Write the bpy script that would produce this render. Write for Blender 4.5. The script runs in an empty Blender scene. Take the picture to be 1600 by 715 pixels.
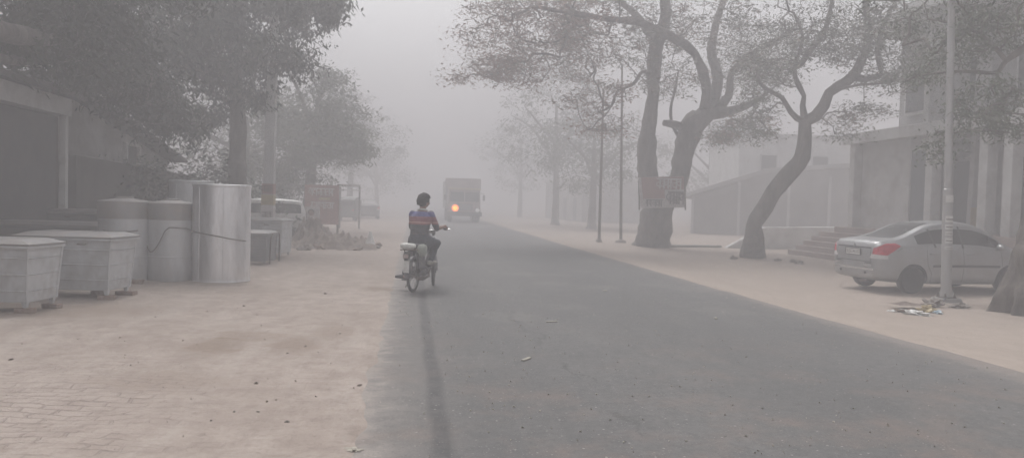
import bpy, bmesh, math, random
import numpy as np
from mathutils import Vector, Matrix, noise
from mathutils.bvhtree import BVHTree
random.seed(7); RNG = np.random.default_rng(7)
sc = bpy.context.scene
COL = sc.collection
PI = math.pi

# ------------------------------------------------------------------ camera
F_PX, W_PX, H_PX, EYE = 1200.0, 1600.0, 715.0, 1.6
PITCH, YAW, ROLL = math.atan(41.5/1200), math.radians(7.42), math.radians(1.49)
fwd = Vector((math.sin(YAW)*math.cos(PITCH), math.cos(YAW)*math.cos(PITCH), -math.sin(PITCH)))
r0 = fwd.cross(Vector((0,0,1))).normalized(); u0 = r0.cross(fwd).normalized()
RV = r0*math.cos(ROLL) + u0*math.sin(ROLL)
UV = -r0*math.sin(ROLL) + u0*math.cos(ROLL)
CAMP = Vector((0,0,EYE))
cam_d = bpy.data.cameras.new('camera'); cam = bpy.data.objects.new('camera', cam_d); COL.objects.link(cam)
cam_d.sensor_width = 36; cam_d.lens = 36*F_PX/W_PX; cam_d.clip_start = .05; cam_d.clip_end = 2000
M = Matrix((RV, UV, -fwd)).transposed().to_4x4(); M.translation = CAMP
cam.matrix_world = M; sc.camera = cam

def ray(px, py): return fwd + RV*((px-800)/F_PX) - UV*((py-357.5)/F_PX)
def D(px, py, d): return CAMP + ray(px, py)*d            # point at a distance
def G(px, py, z=0.0):                                    # point on the level z
    r = ray(px, py); return CAMP + r*((z-EYE)/r.z)
def PX(px, py, x):                                       # point on the plane x = const
    r = ray(px, py); return CAMP + r*(x/r.x)

# ------------------------------------------------------------------ materials
def new_mat(name):
    m = bpy.data.materials.new(name); m.use_nodes = True
    nt = m.node_tree; b = nt.nodes['Principled BSDF']; return m, nt, b
def N(nt, t, **kw):
    n = nt.nodes.new(t)
    for k, v in kw.items():
        if k in n.inputs.keys(): n.inputs[k].default_value = v
        else: setattr(n, k, v)
    return n
def mixc(nt, fac, a, b, blend='MIX'):
    n = nt.nodes.new('ShaderNodeMix'); n.data_type = 'RGBA'; n.blend_type = blend
    def put(i, v):
        if isinstance(v, (tuple, list)): n.inputs[i].default_value = (*v[:3], 1)
        elif isinstance(v, (int, float)): n.inputs[i].default_value = v
        else: nt.links.new(v, n.inputs[i])
    put(0, fac); put(6, a); put(7, b); return n.outputs[2]
def ramp(nt, src, stops, interp='LINEAR'):
    n = nt.nodes.new('ShaderNodeValToRGB'); cr = n.color_ramp; cr.interpolation = interp
    while len(cr.elements) > 1: cr.elements.remove(cr.elements[-1])
    for i, (p, c) in enumerate(stops):
        e = cr.elements[0] if i == 0 else cr.elements.new(p)
        e.position = p; e.color = (c, c, c, 1) if isinstance(c, (int, float)) else (*c, 1)
    nt.links.new(src, n.inputs[0]); return n.outputs[0]
def coords(nt, scale=(1,1,1)):
    tc = nt.nodes.new('ShaderNodeTexCoord'); mp = nt.nodes.new('ShaderNodeMapping')
    mp.inputs['Scale'].default_value = scale
    nt.links.new(tc.outputs['Object'], mp.inputs['Vector']); return mp.outputs[0]
def noise_t(nt, vec, scale, detail=5, rough=.6):
    n = N(nt, 'ShaderNodeTexNoise', Scale=scale, Detail=detail, Roughness=rough)
    nt.links.new(vec, n.inputs['Vector']); return n.outputs['Fac']
def math_n(nt, op, a, b=None, clamp=False):
    n = nt.nodes.new('ShaderNodeMath'); n.operation = op; n.use_clamp = clamp
    for i, v in enumerate((a, b)):
        if v is None: continue
        if isinstance(v, (int, float)): n.inputs[i].default_value = v
        else: nt.links.new(v, n.inputs[i])
    return n.outputs[0]
def bump(nt, b, h, strength=.3, dist=.02):
    n = N(nt, 'ShaderNodeBump', Strength=strength, Distance=dist)
    nt.links.new(h, n.inputs['Height']); nt.links.new(n.outputs[0], b.inputs['Normal'])

def mat(name, col, rough=.7, var=.25, scale=3.0, metal=0.0, bmp=.2, tint=None, stretch=(1,1,1), grime=None, spec=None):
    """plain surface with mottled colour, a second tone and fine relief"""
    m, nt, b = new_mat(name)
    v = coords(nt, stretch)
    n1 = noise_t(nt, v, scale); n2 = noise_t(nt, v, scale*6.3, 6, .7)
    lo = tuple(c*(1-var) for c in col); hi = tuple(min(1, c*(1+var)) for c in col)
    c = mixc(nt, ramp(nt, n1, [(.3, 0), (.7, 1)]), lo, hi)
    c = mixc(nt, math_n(nt, 'MULTIPLY', ramp(nt, n2, [(.35, 0), (.75, 1)]), .35), c, tint or tuple(x*.75 for x in col))
    if grime:                                            # dust caked on in blotches
        n3 = noise_t(nt, v, scale*1.7, 8, .75)
        c = mixc(nt, math_n(nt, 'MULTIPLY', ramp(nt, n3, [(.45, 0), (.68, 1)]), grime[1]), c, grime[0])
    nt.links.new(c, b.inputs['Base Color'])
    b.inputs['Metallic'].default_value = metal
    if spec is not None: b.inputs['Specular IOR Level'].default_value = spec
    nt.links.new(math_n(nt, 'MULTIPLY_ADD', n2, .25, ), b.inputs['Roughness']) if False else None
    b.inputs['Roughness'].default_value = rough
    if bmp: bump(nt, b, n2, bmp, .01)
    return m
DUST = (.33, .28, .24)
def emit(name, col, s):
    m, nt, b = new_mat(name); b.inputs['Base Color'].default_value = (*col, 1)
    b.inputs['Emission Color'].default_value = (*col, 1); b.inputs['Emission Strength'].default_value = s
    return m
def glass(name, col=(.012,.013,.015), rough=.08):
    m, nt, b = new_mat(name); v = coords(nt); n = noise_t(nt, v, 2.5, 6, .7)
    c = mixc(nt, math_n(nt, 'MULTIPLY', n, .10), col, (.3,.28,.26)); nt.links.new(c, b.inputs['Base Color'])
    nt.links.new(ramp(nt, n, [(.3, rough), (.8, rough+.3)]), b.inputs['Roughness'])
    return m
MT = dict(
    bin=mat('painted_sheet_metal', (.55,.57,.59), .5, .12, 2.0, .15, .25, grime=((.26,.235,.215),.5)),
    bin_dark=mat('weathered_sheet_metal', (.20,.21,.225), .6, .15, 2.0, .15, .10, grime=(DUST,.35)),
    lid=mat('sheet_metal_lid', (.27,.265,.27), .5, .2, 1.5, .3, .1, grime=(DUST,.7)),
    brick=mat('clay_brick', (.22,.15,.115), .9, .3, 9, 0, .5, grime=(DUST,.8)),
    rope=mat('rope_fibre', (.16,.15,.14), .9, .2, 30),
    concrete=mat('concrete', (.27,.265,.26), .9, .15, 2.5, 0, .4),
    pale_concrete=mat('pale_concrete', (.46,.455,.45), .9, .12, 2.5, 0, .4),
    pole=mat('galvanised_pole', (.40,.40,.40), .5, .15, 4, .35, .1, stretch=(1,1,.25), grime=(DUST,.4)),
    rust=mat('rusty_iron', (.10,.075,.06), .8, .3, 10, .2, .3),
    black=mat('black_rubber', (.012,.012,.012), .85, .3, 12, 0, .2, grime=((.08,.07,.065),.4)),
    dark=mat('black_plastic', (.03,.03,.032), .6, .2, 10),
    engine=mat('engine_metal', (.11,.11,.11), .5, .3, 12, .6, .2, grime=(DUST,.5)),
    chrome=mat('chrome_dull', (.6,.6,.6), .22, .1, 10, .9, .02),
    paint_dark=mat('dark_moped_paint', (.045,.045,.055), .4, .2, 8, 0, .05, grime=(DUST,.4)),
    white=mat('white_paint', (.62,.62,.60), .6, .12, 5, 0, .1, grime=(DUST,.35)),
    sack=mat('woven_plastic_sack', (.62,.62,.59), .8, .15, 14, 0, .5, grime=(DUST,.3)),
    sack2=mat('grey_green_cloth_bag', (.33,.35,.31), .9, .2, 10, 0, .5),
    red_lens=mat('red_lens', (.50,.02,.045), .18, .2, 12, 0, 0),
    clear_lens=mat('clear_lens', (.62,.60,.60), .2, .1, 12, 0, 0),
    orange=mat('orange_lens', (.6,.2,.03), .3, .1, 12, 0, 0),
    glass=glass('tinted_glass'),
    skin=mat('brown_skin', (.24,.135,.095), .6, .12, 9, 0, .05),
    hair=mat('black_hair', (.018,.016,.015), .75, .3, 40, 0, .8, stretch=(1,1,.3)),
    trousers=mat('charcoal_trousers', (.05,.055,.068), .9, .25, 8, 0, .3, stretch=(1,1,.5)),
    shoe=mat('pale_shoe', (.36,.34,.30), .7, .3, 12),
    whitewash=mat('whitewashed_plaster', (.60,.60,.59), .9, .12, .9, 0, .3, grime=((.30,.27,.25),.6)),
    plaster=mat('grey_plaster', (.44,.435,.43), .92, .18, .7, 0, .35, grime=((.2,.18,.17),.6)),  # lightened towards the fog tone so the far facade fades
    darkwall=mat('shade_tinted_wall', (.085,.082,.08), .92, .3, .8, 0, .3, grime=((.14,.13,.12),.5)),  # shade of the tree crowns is put into this wall colour
    shutter=mat('dark_rolling_shutter', (.065,.068,.072), .6, .2, 1.2, .2, .1, grime=((.13,.12,.11),.5)),  # dark tone includes the crown shade over the shop front
    tin=mat('corrugated_tin', (.30,.30,.30), .6, .2, 1.5, .3, .2, grime=((.2,.15,.12),.6)),
    redstone=mat('red_sandstone', (.30,.235,.215), .9, .2, 3, 0, .4),  # paled so the distant steps and plinth fade like haze
    door=mat('blue_grey_door', (.11,.125,.14), .6, .2, 3),
    dark_inside=mat('deep_interior', (.03,.03,.03), .9, .2, 3),  # near-black, stands in for the shade inside openings
    red_banner=mat('faded_red_print', (.32,.19,.175), .85, .15, 4),
    white_banner=mat('faded_white_print', (.50,.47,.46), .85, .2, 4),
    ink=mat('dark_print_ink', (.10,.08,.08), .85, .2, 6),
    yellow=mat('yellow_paint', (.42,.345,.20), .8, .2, 6),
    white_car=mat('white_car_paint', (.70,.70,.68), .35, .05, 2, 0, 0, grime=(DUST,.3)),
    dark_car=mat('dark_car_paint', (.045,.05,.06), .35, .1, 2, 0, 0, grime=(DUST,.35)),
    truck=mat('truck_paint', (.30,.235,.22), .6, .3, 2, 0, .1, grime=(DUST,.6)),  # paled so the far truck sinks into the fog
    truck_body=mat('truck_body_panel', (.27,.265,.265), .8, .3, 2, 0, .2, grime=(DUST,.5)),  # fog fade of the cargo body is mixed into its colour
    bag=mat('white_plastic_bag', (.66,.66,.64), .45, .1, 8, 0, .3),
    bluebag=mat('pale_blue_wrapper', (.42,.52,.58), .4, .1, 8, 0, .2),
    tan=mat('tan_wrapper', (.45,.36,.20), .5, .3, 12, 0, .3),
    stone=mat('stone', (.24,.21,.19), .95, .25, 6, 0, .6, grime=(DUST,.6)),
    shed=mat('fog_paled_shed_wall', (.20,.195,.19), .92, .3, .8, 0, .3, grime=((.26,.245,.23),.5)),  # lighter copy of the dark wall, haze fade put into the colour
    rubble=mat('rubble_earth', (.15,.115,.095), .95, .4, 4, 0, 1.0, grime=((.30,.25,.215),.55)),
    slab=mat('grey_stone_slab', (.30,.30,.28), .95, .2, 4, 0, .5, grime=(DUST,.5)),
    green_dark=mat('auto_green', (.06,.08,.07), .5, .2, 3, grime=(DUST,.3)),
    dry=mat('dry_leaf', (.14,.10,.07), .9, .4, 20, 0, 0),
    straw=mat('straw', (.36,.33,.28), .9, .3, 20, 0, 0),
)
def bark_mat(name, col):
    m, nt, b = new_mat(name); v = coords(nt, (1,1,.35))
    n1 = noise_t(nt, v, 5, 8, .7); n2 = noise_t(nt, v, 1.1, 4, .6)
    c = mixc(nt, ramp(nt, n1, [(.35, 0), (.65, 1)]), tuple(x*.55 for x in col), tuple(x*1.35 for x in col))
    c = mixc(nt, math_n(nt, 'MULTIPLY', ramp(nt, n2, [(.45,0),(.65,1)]), .5), c, tuple(x*1.5 for x in col))
    nt.links.new(c, b.inputs['Base Color']); b.inputs['Roughness'].default_value = .95
    bump(nt, b, n1, 1.0, .09); return m
MT['bark'] = bark_mat('rough_bark', (.135,.12,.11))  # lightened so trunks farther off look hazier
MT['bark_grey'] = bark_mat('grey_bark', (.20,.18,.16))
MT['bark_dusty'] = bark_mat('dusty_bark', (.14,.12,.105))
def leaf_mat(name, c1, c2, c3, patch=2.0):
    """c1..c2 by leaf clump, c3 for the dry clumps"""
    m, nt, b = new_mat(name)
    at = nt.nodes.new('ShaderNodeAttribute'); at.attribute_name = 'clump'
    v = at.outputs['Fac']
    c = ramp(nt, v, [(0, c1), (.55, c2), (.8, c3), (1, c3)])
    nt.links.new(c, b.inputs['Base Color']); b.inputs['Roughness'].default_value = .6
    tr = nt.nodes.new('ShaderNodeBsdfTranslucent'); nt.links.new(c, tr.inputs[0])
    mx = nt.nodes.new('ShaderNodeMixShader'); mx.inputs[0].default_value = 0.0
    nt.links.new(b.outputs[0], mx.inputs[1]); nt.links.new(tr.outputs[0], mx.inputs[2])
    nt.links.new(mx.outputs[0], nt.nodes['Material Output'].inputs[0]); return m
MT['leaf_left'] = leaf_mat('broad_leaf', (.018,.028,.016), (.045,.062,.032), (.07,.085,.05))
MT['leaf_mid'] = leaf_mat('mid_leaf', (.06,.075,.05), (.12,.14,.09), (.15,.16,.11))  # greens paled to give the far crowns a haze fade
MT['leaf_right'] = leaf_mat('feathery_leaf', (.07,.085,.055), (.14,.15,.10), (.27,.165,.13))  # greens paled for haze; the reddish clumps are own colour
MT['leaf_red'] = leaf_mat('reddish_feathery_leaf', (.12,.09,.07), (.17,.11,.09), (.22,.13,.11))

# ------------------------------------------------------------------ mesh helpers
class MB:
    def __init__(s): s.v = []; s.f = []; s.mi = []
    def add(s, vs, fs, mi=0):
        o = len(s.v); s.v += [Vector(v) for v in vs]; s.f += [tuple(i+o for i in f) for f in fs]; s.mi += [mi]*len(fs); return s
    def box(s, x0, x1, y0, y1, z0, z1, mi=0):
        return s.add([(x0,y0,z0),(x1,y0,z0),(x1,y1,z0),(x0,y1,z0),(x0,y0,z1),(x1,y0,z1),(x1,y1,z1),(x0,y1,z1)],
            [(3,2,1,0),(4,5,6,7),(0,1,5,4),(1,2,6,5),(2,3,7,6),(3,0,4,7)], mi)
    def hexa(s, p, mi=0):   # 8 points, bottom ring then top ring
        return s.add(p, [(3,2,1,0),(4,5,6,7),(0,1,5,4),(1,2,6,5),(2,3,7,6),(3,0,4,7)], mi)
    def prism(s, poly, d, mi=0):   # planar polygon pushed along the vector d
        n = len(poly); d = Vector(d); a = [Vector(p) for p in poly]; b = [p+d for p in a]
        return s.add(a+b, [tuple(range(n))[::-1], tuple(range(n, 2*n))]+[(i,(i+1)%n,n+(i+1)%n,n+i) for i in range(n)], mi)
    def tube(s, pts, rad, seg=8, mi=0, caps=True, closed=False, flat=1.0):
        pts = [Vector(p) for p in pts]; n = len(pts)
        if isinstance(rad, (int, float)): rad = [rad]*n
        up = None; rings = []
        for i in range(n):
            if closed: t = pts[(i+1)%n]-pts[i-1]
            else: t = pts[min(i+1,n-1)]-pts[max(i-1,0)]
            if t.length < 1e-9: t = Vector((0,0,1))
            t.normalize()
            if up is None: up = t.orthogonal().normalized()
            up = (up - t*up.dot(t));
            if up.length < 1e-6: up = t.orthogonal()
            up.normalize(); bi = t.cross(up)
            rings.append([pts[i]+(up*math.cos(a)+bi*math.sin(a)*flat)*rad[i] for a in [2*PI*k/seg for k in range(seg)]])
        fs = []
        m = n if closed else n-1
        for i in range(m):
            j = (i+1)%n
            for k in range(seg): fs.append((i*seg+k, i*seg+(k+1)%seg, j*seg+(k+1)%seg, j*seg+k))
        if caps and not closed: fs += [tuple(range(seg))[::-1], tuple((n-1)*seg+k for k in range(seg))]
        return s.add([p for r in rings for p in r], fs, mi)
    def lathe(s, prof, seg=32, mi=0, ax='z', c=(0,0,0)):
        vs = []; c = Vector(c)
        for r, h in prof:
            for k in range(seg):
                a = 2*PI*k/seg; x, y = r*math.cos(a), r*math.sin(a)
                vs.append(c+Vector({'z':(x,y,h), 'y':(x,h,y), 'x':(h,x,y)}[ax]))
        fs = [(i*seg+k, i*seg+(k+1)%seg, (i+1)*seg+(k+1)%seg, (i+1)*seg+k) for i in range(len(prof)-1) for k in range(seg)]
        if prof[0][0] > 1e-6: fs.append(tuple(range(seg))[::-1])
        if prof[-1][0] > 1e-6: fs.append(tuple((len(prof)-1)*seg+k for k in range(seg)))
        return s.add(vs, fs, mi)
    def blob(s, c, r, sub=2, rough=.25, sc_=2.0, mi=0, seed=0, flatz=None):
        bm = bmesh.new(); bmesh.ops.create_icosphere(bm, subdivisions=sub, radius=1)
        c = Vector(c); r = Vector(r) if not isinstance(r, (int,float)) else Vector((r,r,r)); vs = []
        for v in bm.verts:
            k = 1+rough*noise.noise(v.co*sc_+Vector((seed*3.1,seed*1.7,seed)))*1.6
            p = Vector((v.co.x*r.x, v.co.y*r.y, v.co.z*r.z))*k
            if flatz is not None: p.z = max(p.z, flatz)
            vs.append(c+p)
        fs = [tuple(v.index for v in f.verts) for f in bm.faces]; bm.free()
        return s.add(vs, fs, mi)
    def xf(s, m):
        s.v = [m @ v for v in s.v]; return s
    def build(s, name, m, parent=None, smooth=False, bevel=0, loc=None, rotz=0):
        me = bpy.data.meshes.new(name); me.from_pydata([tuple(v) for v in s.v], [], s.f)
        for q in (m if isinstance(m, (list,tuple)) else [m]): me.materials.append(q)
        me.polygons.foreach_set('material_index', s.mi)
        if smooth:
            me.polygons.foreach_set('use_smooth', [True]*len(s.f))
        o = bpy.data.objects.new(name, me); COL.objects.link(o)
        bm = bmesh.new(); bm.from_mesh(me); bmesh.ops.recalc_face_normals(bm, faces=bm.faces); bm.to_mesh(me); bm.free()
        if smooth == 'auto':
            me.set_sharp_from_angle(angle=math.radians(35))
        if bevel:
            b = o.modifiers.new('bevel', 'BEVEL'); b.width = bevel; b.segments = 2; b.limit_method = 'ANGLE'
        if parent: o.parent = parent
        if loc: o.location = loc
        o.rotation_euler.z = rotz
        return o
def tag(o, label=None, cat=None, group=None, kind=None):
    if label: o['label'] = label
    if cat: o['category'] = cat
    if group: o['group'] = group
    if kind: o['kind'] = kind
    return o
def thing(name, label, cat, loc=(0,0,0), rotz=0, group=None):
    o = bpy.data.objects.new(name, None); o.empty_display_size = .2; COL.objects.link(o)
    o.location = loc; o.rotation_euler.z = rotz
    return tag(o, label, cat, group)
def copy_tree(o, parent=None):
    c = o.copy(); COL.objects.link(c); c.parent = parent
    for ch in [x for x in COL.objects if x.parent == o]: copy_tree(ch, c)
    return c
def evaluated(o):
    dg = bpy.context.evaluated_depsgraph_get(); dg.update()
    return bpy.data.meshes.new_from_object(o.evaluated_get(dg))

# ------------------------------------------------------------------ sky, sun, haze
w = bpy.data.worlds.new('World'); sc.world = w; w.use_nodes = True
nt = w.node_tree; bg = nt.nodes['Background']
sky = nt.nodes.new('ShaderNodeTexSky'); sky.sky_type = 'NISHITA'; sky.sun_disc = False
SUN_EL, SUN_AZ = math.radians(58), math.radians(-12)     # azimuth measured from +y towards +x
sky.sun_elevation = SUN_EL; sky.sun_rotation = SUN_AZ
sky.dust_density = 5; sky.air_density = 1; sky.altitude = 0
hs = nt.nodes.new('ShaderNodeHueSaturation'); hs.inputs['Saturation'].default_value = .12
nt.links.new(sky.outputs[0], hs.inputs['Color']); nt.links.new(hs.outputs[0], bg.inputs['Color'])
bg.inputs['Strength'].default_value = .12
sd = bpy.data.lights.new('sun', 'SUN'); so = bpy.data.objects.new('sun', sd); COL.objects.link(so)
sd.energy = 1.1; sd.angle = math.radians(30); sd.color = (1,.985,.97)
dirv = Vector((math.sin(SUN_AZ)*math.cos(SUN_EL), math.cos(SUN_AZ)*math.cos(SUN_EL), math.sin(SUN_EL)))
so.rotation_euler = dirv.to_track_quat('Z', 'Y').to_euler()
hz = MB().box(-185, 185, -40, 300, -2.2, 19.5)
m, nt, b = new_mat('haze_air'); nt.nodes.remove(b)
pv = nt.nodes.new('ShaderNodeVolumePrincipled')
pv.inputs['Color'].default_value = (.70,.692,.712,1); pv.inputs['Density'].default_value = .0245
pv.inputs['Anisotropy'].default_value = 0.0
nt.links.new(pv.outputs[0], nt.nodes['Material Output'].inputs['Volume'])
tag(hz.build('haze', m), kind='stuff', label='thick grey morning fog filling the whole street', cat='fog')
sc.view_settings.view_transform = 'Standard'; sc.view_settings.look = 'None'
sc.view_settings.exposure = .97; sc.view_settings.gamma = 1
cy = sc.cycles
cy.volume_bounces = 2; cy.max_bounces = 6; cy.diffuse_bounces = 2; cy.glossy_bounces = 2; cy.transmission_bounces = 2
cy.transparent_max_bounces = 6; cy.use_denoising = True

# ------------------------------------------------------------------ ground and road
def EL(y): return -.32 + .05*noise.noise(Vector((0, y*.5, 3))) + .05*noise.noise(Vector((0, y*2.3, 7)))
def ER(y): return 5.85 + .42*math.exp(-max(0, y-5.5)/7) + .05*noise.noise(Vector((4, y*.45, 3)))
def sm(t): t = max(0, min(1, t)); return t*t*(3-2*t)
def gz(x, y):
    n = .5*noise.noise(Vector((x*.7, y*.7, 0)))+.3*noise.noise(Vector((x*2.3, y*2.3, 5)))+.12*noise.noise(Vector((x*7, y*7, 9)))
    if x < 2.8:
        d = EL(y)-x                                     # metres outside the left edge
        base = -.035 + .047*sm((d+.22)/.34) ; amp = .014+.05*sm(d/2.5)
        if d > 0: base += .02*sm((d-.5)/3)
    else:
        d = x-ER(y)
        base = -.035 + .041*sm((d+.1)/.16) - .12*sm((d-.15)/1.5); amp = .008+.035*sm(d/2)
        if d > 1.5: base -= .01*sm((d-1.5)/3)
    return base + amp*n
def axis(lo, hi, a, b, step, g=1.12):
    v = list(np.arange(a, b, step)); s = step; x = a; L = []
    while x > lo: s *= g; x -= s; L.append(x)
    s = step; x = v[-1]; R = []
    while x < hi: s *= g; x += s; R.append(x)
    return sorted(L)+v+R
def sheet(name, xs, ys, zf, m):
    nx, ny = len(xs), len(ys)
    vs = [(x, y, zf(x, y)) for y in ys for x in xs]
    fs = [(j*nx+i, j*nx+i+1, (j+1)*nx+i+1, (j+1)*nx+i) for j in range(ny-1) for i in range(nx-1)]
    me = bpy.data.meshes.new(name); me.from_pydata(vs, [], fs); me.materials.append(m)
    me.polygons.foreach_set('use_smooth', [True]*len(fs))
    o = bpy.data.objects.new(name, me); COL.objects.link(o); return o
xs = axis(-170, 170, -6, 8.5, .085); ys = axis(-30, 285, 2.2, 14, .085, 1.06)
m, nt, b = new_mat('dusty_earth'); v = coords(nt)
sep = nt.nodes.new('ShaderNodeSeparateXYZ'); nt.links.new(v, sep.inputs[0]); X, Y = sep.outputs[0], sep.outputs[1]
nA = noise_t(nt, v, .55, 4, .55); nB = noise_t(nt, v, 3.5, 6, .65); nC = noise_t(nt, v, 28, 5, .7)
vt = coords(nt, (2.2, .35, 1)); nT = noise_t(nt, vt, 1.2, 6, .7)      # wheel-worn streaks along the road
c = mixc(nt, ramp(nt, nA, [(.3,0),(.7,1)]), (.320,.266,.232), (.395,.338,.30))
c = mixc(nt, math_n(nt,'MULTIPLY',ramp(nt, nB, [(.42,0),(.66,1)]), .7), c, (.245,.20,.17))
c = mixc(nt, math_n(nt,'MULTIPLY',ramp(nt, nT, [(.5,0),(.66,1)]), .4), c, (.43,.38,.345))
nD = noise_t(nt, v, 11, 6, .75); c = mixc(nt, math_n(nt,'MULTIPLY',ramp(nt, nD, [(.5,0),(.66,1)]), .4), c, (.22,.18,.155))
c = mixc(nt, math_n(nt,'MULTIPLY',ramp(nt, nC, [(.56,0),(.7,1)]), .45), c, (.20,.16,.135))
# the warmer, sandier far shoulder
c = mixc(nt, math_n(nt,'MULTIPLY',ramp(nt, math_n(nt,'MULTIPLY',X,.1), [(.3,0),(.6,1)]), .5), c, (.39,.325,.275))
def ell(cx, cy_, rx, ry, soft=.5):   # 1 inside an irregular ellipse
    dx = math_n(nt,'MULTIPLY',math_n(nt,'ADD',X,-cx),1/rx); dy = math_n(nt,'MULTIPLY',math_n(nt,'ADD',Y,-cy_),1/ry)
    r2 = math_n(nt,'ADD',math_n(nt,'MULTIPLY',dx,dx),math_n(nt,'MULTIPLY',dy,dy))
    r2 = math_n(nt,'ADD',r2,math_n(nt,'MULTIPLY',math_n(nt,'ADD',nB,-.5),4.5))
    return ramp(nt, r2, [(.2,1),(1.0,0)])
for (px, py, rx, ry, k) in ((335,545,.35,.5,.55),(395,528,.45,.35,.4),(460,540,.3,.55,.45),(520,520,.25,.6,.35),(590,452,.35,.4,.6),(240,600,.7,.4,.3),(60,488,1.6,.8,.45)):
    g = G(px, py); c = mixc(nt, math_n(nt,'MULTIPLY',ell(g.x,g.y,rx,ry),k), c, (.185,.135,.095))
# brick paving half buried in dust, bottom left
bt = N(nt, 'ShaderNodeTexBrick', Scale=1.0); bt.inputs['Brick Width'].default_value=.24; bt.inputs['Row Height'].default_value=.115
bt.inputs['Mortar Size'].default_value=.012; bt.inputs['Mortar Smooth'].default_value=.4
wv = nt.nodes.new('ShaderNodeMapping'); wv.inputs['Rotation'].default_value=(0,0,math.radians(5)); nt.links.new(v, wv.inputs['Vector'])
wn = N(nt,'ShaderNodeTexNoise',Scale=2.4,Detail=5); nt.links.new(v, wn.inputs['Vector'])
av = N(nt,'ShaderNodeVectorMath'); av.operation='MULTIPLY_ADD'; nt.links.new(wn.outputs['Color'], av.inputs[0]); av.inputs[1].default_value=(.22,.22,0); nt.links.new(wv.outputs[0], av.inputs[2])
nt.links.new(av.outputs[0], bt.inputs['Vector'])
bf = bt.outputs['Fac']
bm1 = ramp(nt, math_n(nt,'ADD',math_n(nt,'MULTIPLY',X,-.1), math_n(nt,'MULTIPLY',math_n(nt,'ADD',nB,-.5),.35)), [(.13,0),(.27,1)])
bm2 = ramp(nt, math_n(nt,'ADD',math_n(nt,'MULTIPLY',Y,.1), math_n(nt,'MULTIPLY',math_n(nt,'ADD',nA,-.5),.4)), [(.62,1),(.82,0)])
bmask = math_n(nt,'MULTIPLY',bm1,bm2)
patch = math_n(nt,'MULTIPLY',bmask,ramp(nt, noise_t(nt, v, 2.0, 5, .7), [(.34,0),(.52,1)]))
c = mixc(nt, math_n(nt,'MULTIPLY',math_n(nt,'MULTIPLY',bf,patch),.55), c, (.14,.115,.10))
c = mixc(nt, math_n(nt,'MULTIPLY',patch,.28), c, (.46,.39,.35))
nt.links.new(c, b.inputs['Base Color']); b.inputs['Roughness'].default_value = .95; b.inputs['Specular IOR Level'].default_value=.2
h = math_n(nt,'ADD',math_n(nt,'MULTIPLY',nB,.6),math_n(nt,'MULTIPLY',nC,.25))
h = math_n(nt,'ADD',h,math_n(nt,'MULTIPLY',nT,.5))
h = math_n(nt,'SUBTRACT',h,math_n(nt,'MULTIPLY',math_n(nt,'MULTIPLY',bf,patch),.5))
bump(nt, b, h, .8, .05)
tag(sheet('ground', xs, ys, gz, m), kind='structure')

m, nt, b = new_mat('worn_asphalt'); v = coords(nt)
sep = nt.nodes.new('ShaderNodeSeparateXYZ'); nt.links.new(v, sep.inputs[0]); X, Y = sep.outputs[0], sep.outputs[1]
nA = noise_t(nt, v, .6, 5, .6); nB = noise_t(nt, v, 4, 6, .7); nC = noise_t(nt, v, 60, 3, .6)
vt = coords(nt, (1.6, .22, 1)); nT = noise_t(nt, vt, 1.4, 6, .7)
c = mixc(nt, ramp(nt, nA, [(.3,0),(.7,1)]), (.122,.119,.117), (.150,.146,.142))
c = mixc(nt, math_n(nt,'MULTIPLY',ramp(nt, nB, [(.45,0),(.7,1)]), .5), c, (.085,.086,.09))
c = mixc(nt, math_n(nt,'MULTIPLY',ramp(nt, nT, [(.52,0),(.68,1)]), .4), c, (.19,.18,.17))
nD = noise_t(nt, v, 13, 6, .8); c = mixc(nt, math_n(nt,'MULTIPLY',ramp(nt, nD, [(.46,0),(.62,1)]), .45), c, (.082,.08,.079))
c = mixc(nt, math_n(nt,'MULTIPLY',ramp(nt, nD, [(.32,1),(.42,0)]), .4), c, (.21,.20,.19))
ln = ramp(nt, math_n(nt,'ADD',math_n(nt,'MULTIPLY',math_n(nt,'SINE',math_n(nt,'MULTIPLY',math_n(nt,'ADD',X,.2),2.1)),.25),nA), [(.35,0),(.75,1)])
c = mixc(nt, math_n(nt,'MULTIPLY',ln,.35), c, (.098,.097,.096))
vb = N(nt,'ShaderNodeTexVoronoi',Scale=.55); nt.links.new(v, vb.inputs['Vector'])
pw = ramp(nt, math_n(nt,'ADD',vb.outputs['Distance'],math_n(nt,'MULTIPLY',math_n(nt,'ADD',nB,-.5),.35)), [(.22,1),(.30,0)])
c = mixc(nt, math_n(nt,'MULTIPLY',pw,.3), c, (.185,.175,.165))
# thin dust film in the foreground and along the shoulders
dl = ramp(nt, math_n(nt,'ADD',math_n(nt,'MULTIPLY',math_n(nt,'ADD',X,.35),.5), math_n(nt,'MULTIPLY',math_n(nt,'ADD',nB,-.5),.45)), [(.0,.85),(.07,.45),(.16,.22),(.30,.10),(.45,0)])
c = mixc(nt, dl, c, (.31,.275,.25))
dr = ramp(nt, math_n(nt,'ADD',math_n(nt,'MULTIPLY',math_n(nt,'SUBTRACT',6.0,X),.5), math_n(nt,'MULTIPLY',math_n(nt,'ADD',nB,-.5),.3)), [(.0,.45),(.12,.12),(.3,0)])
c = mixc(nt, dr, c, (.33,.28,.25))
dq = math_n(nt,'MULTIPLY',ramp(nt, noise_t(nt, v, .9, 7, .7), [(.5,0),(.66,1)]), ramp(nt, math_n(nt,'MULTIPLY',Y,.1), [(.45,1),(1.1,.1)]))
c = mixc(nt, math_n(nt,'MULTIPLY',dq,.55), c, (.215,.165,.14))
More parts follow.
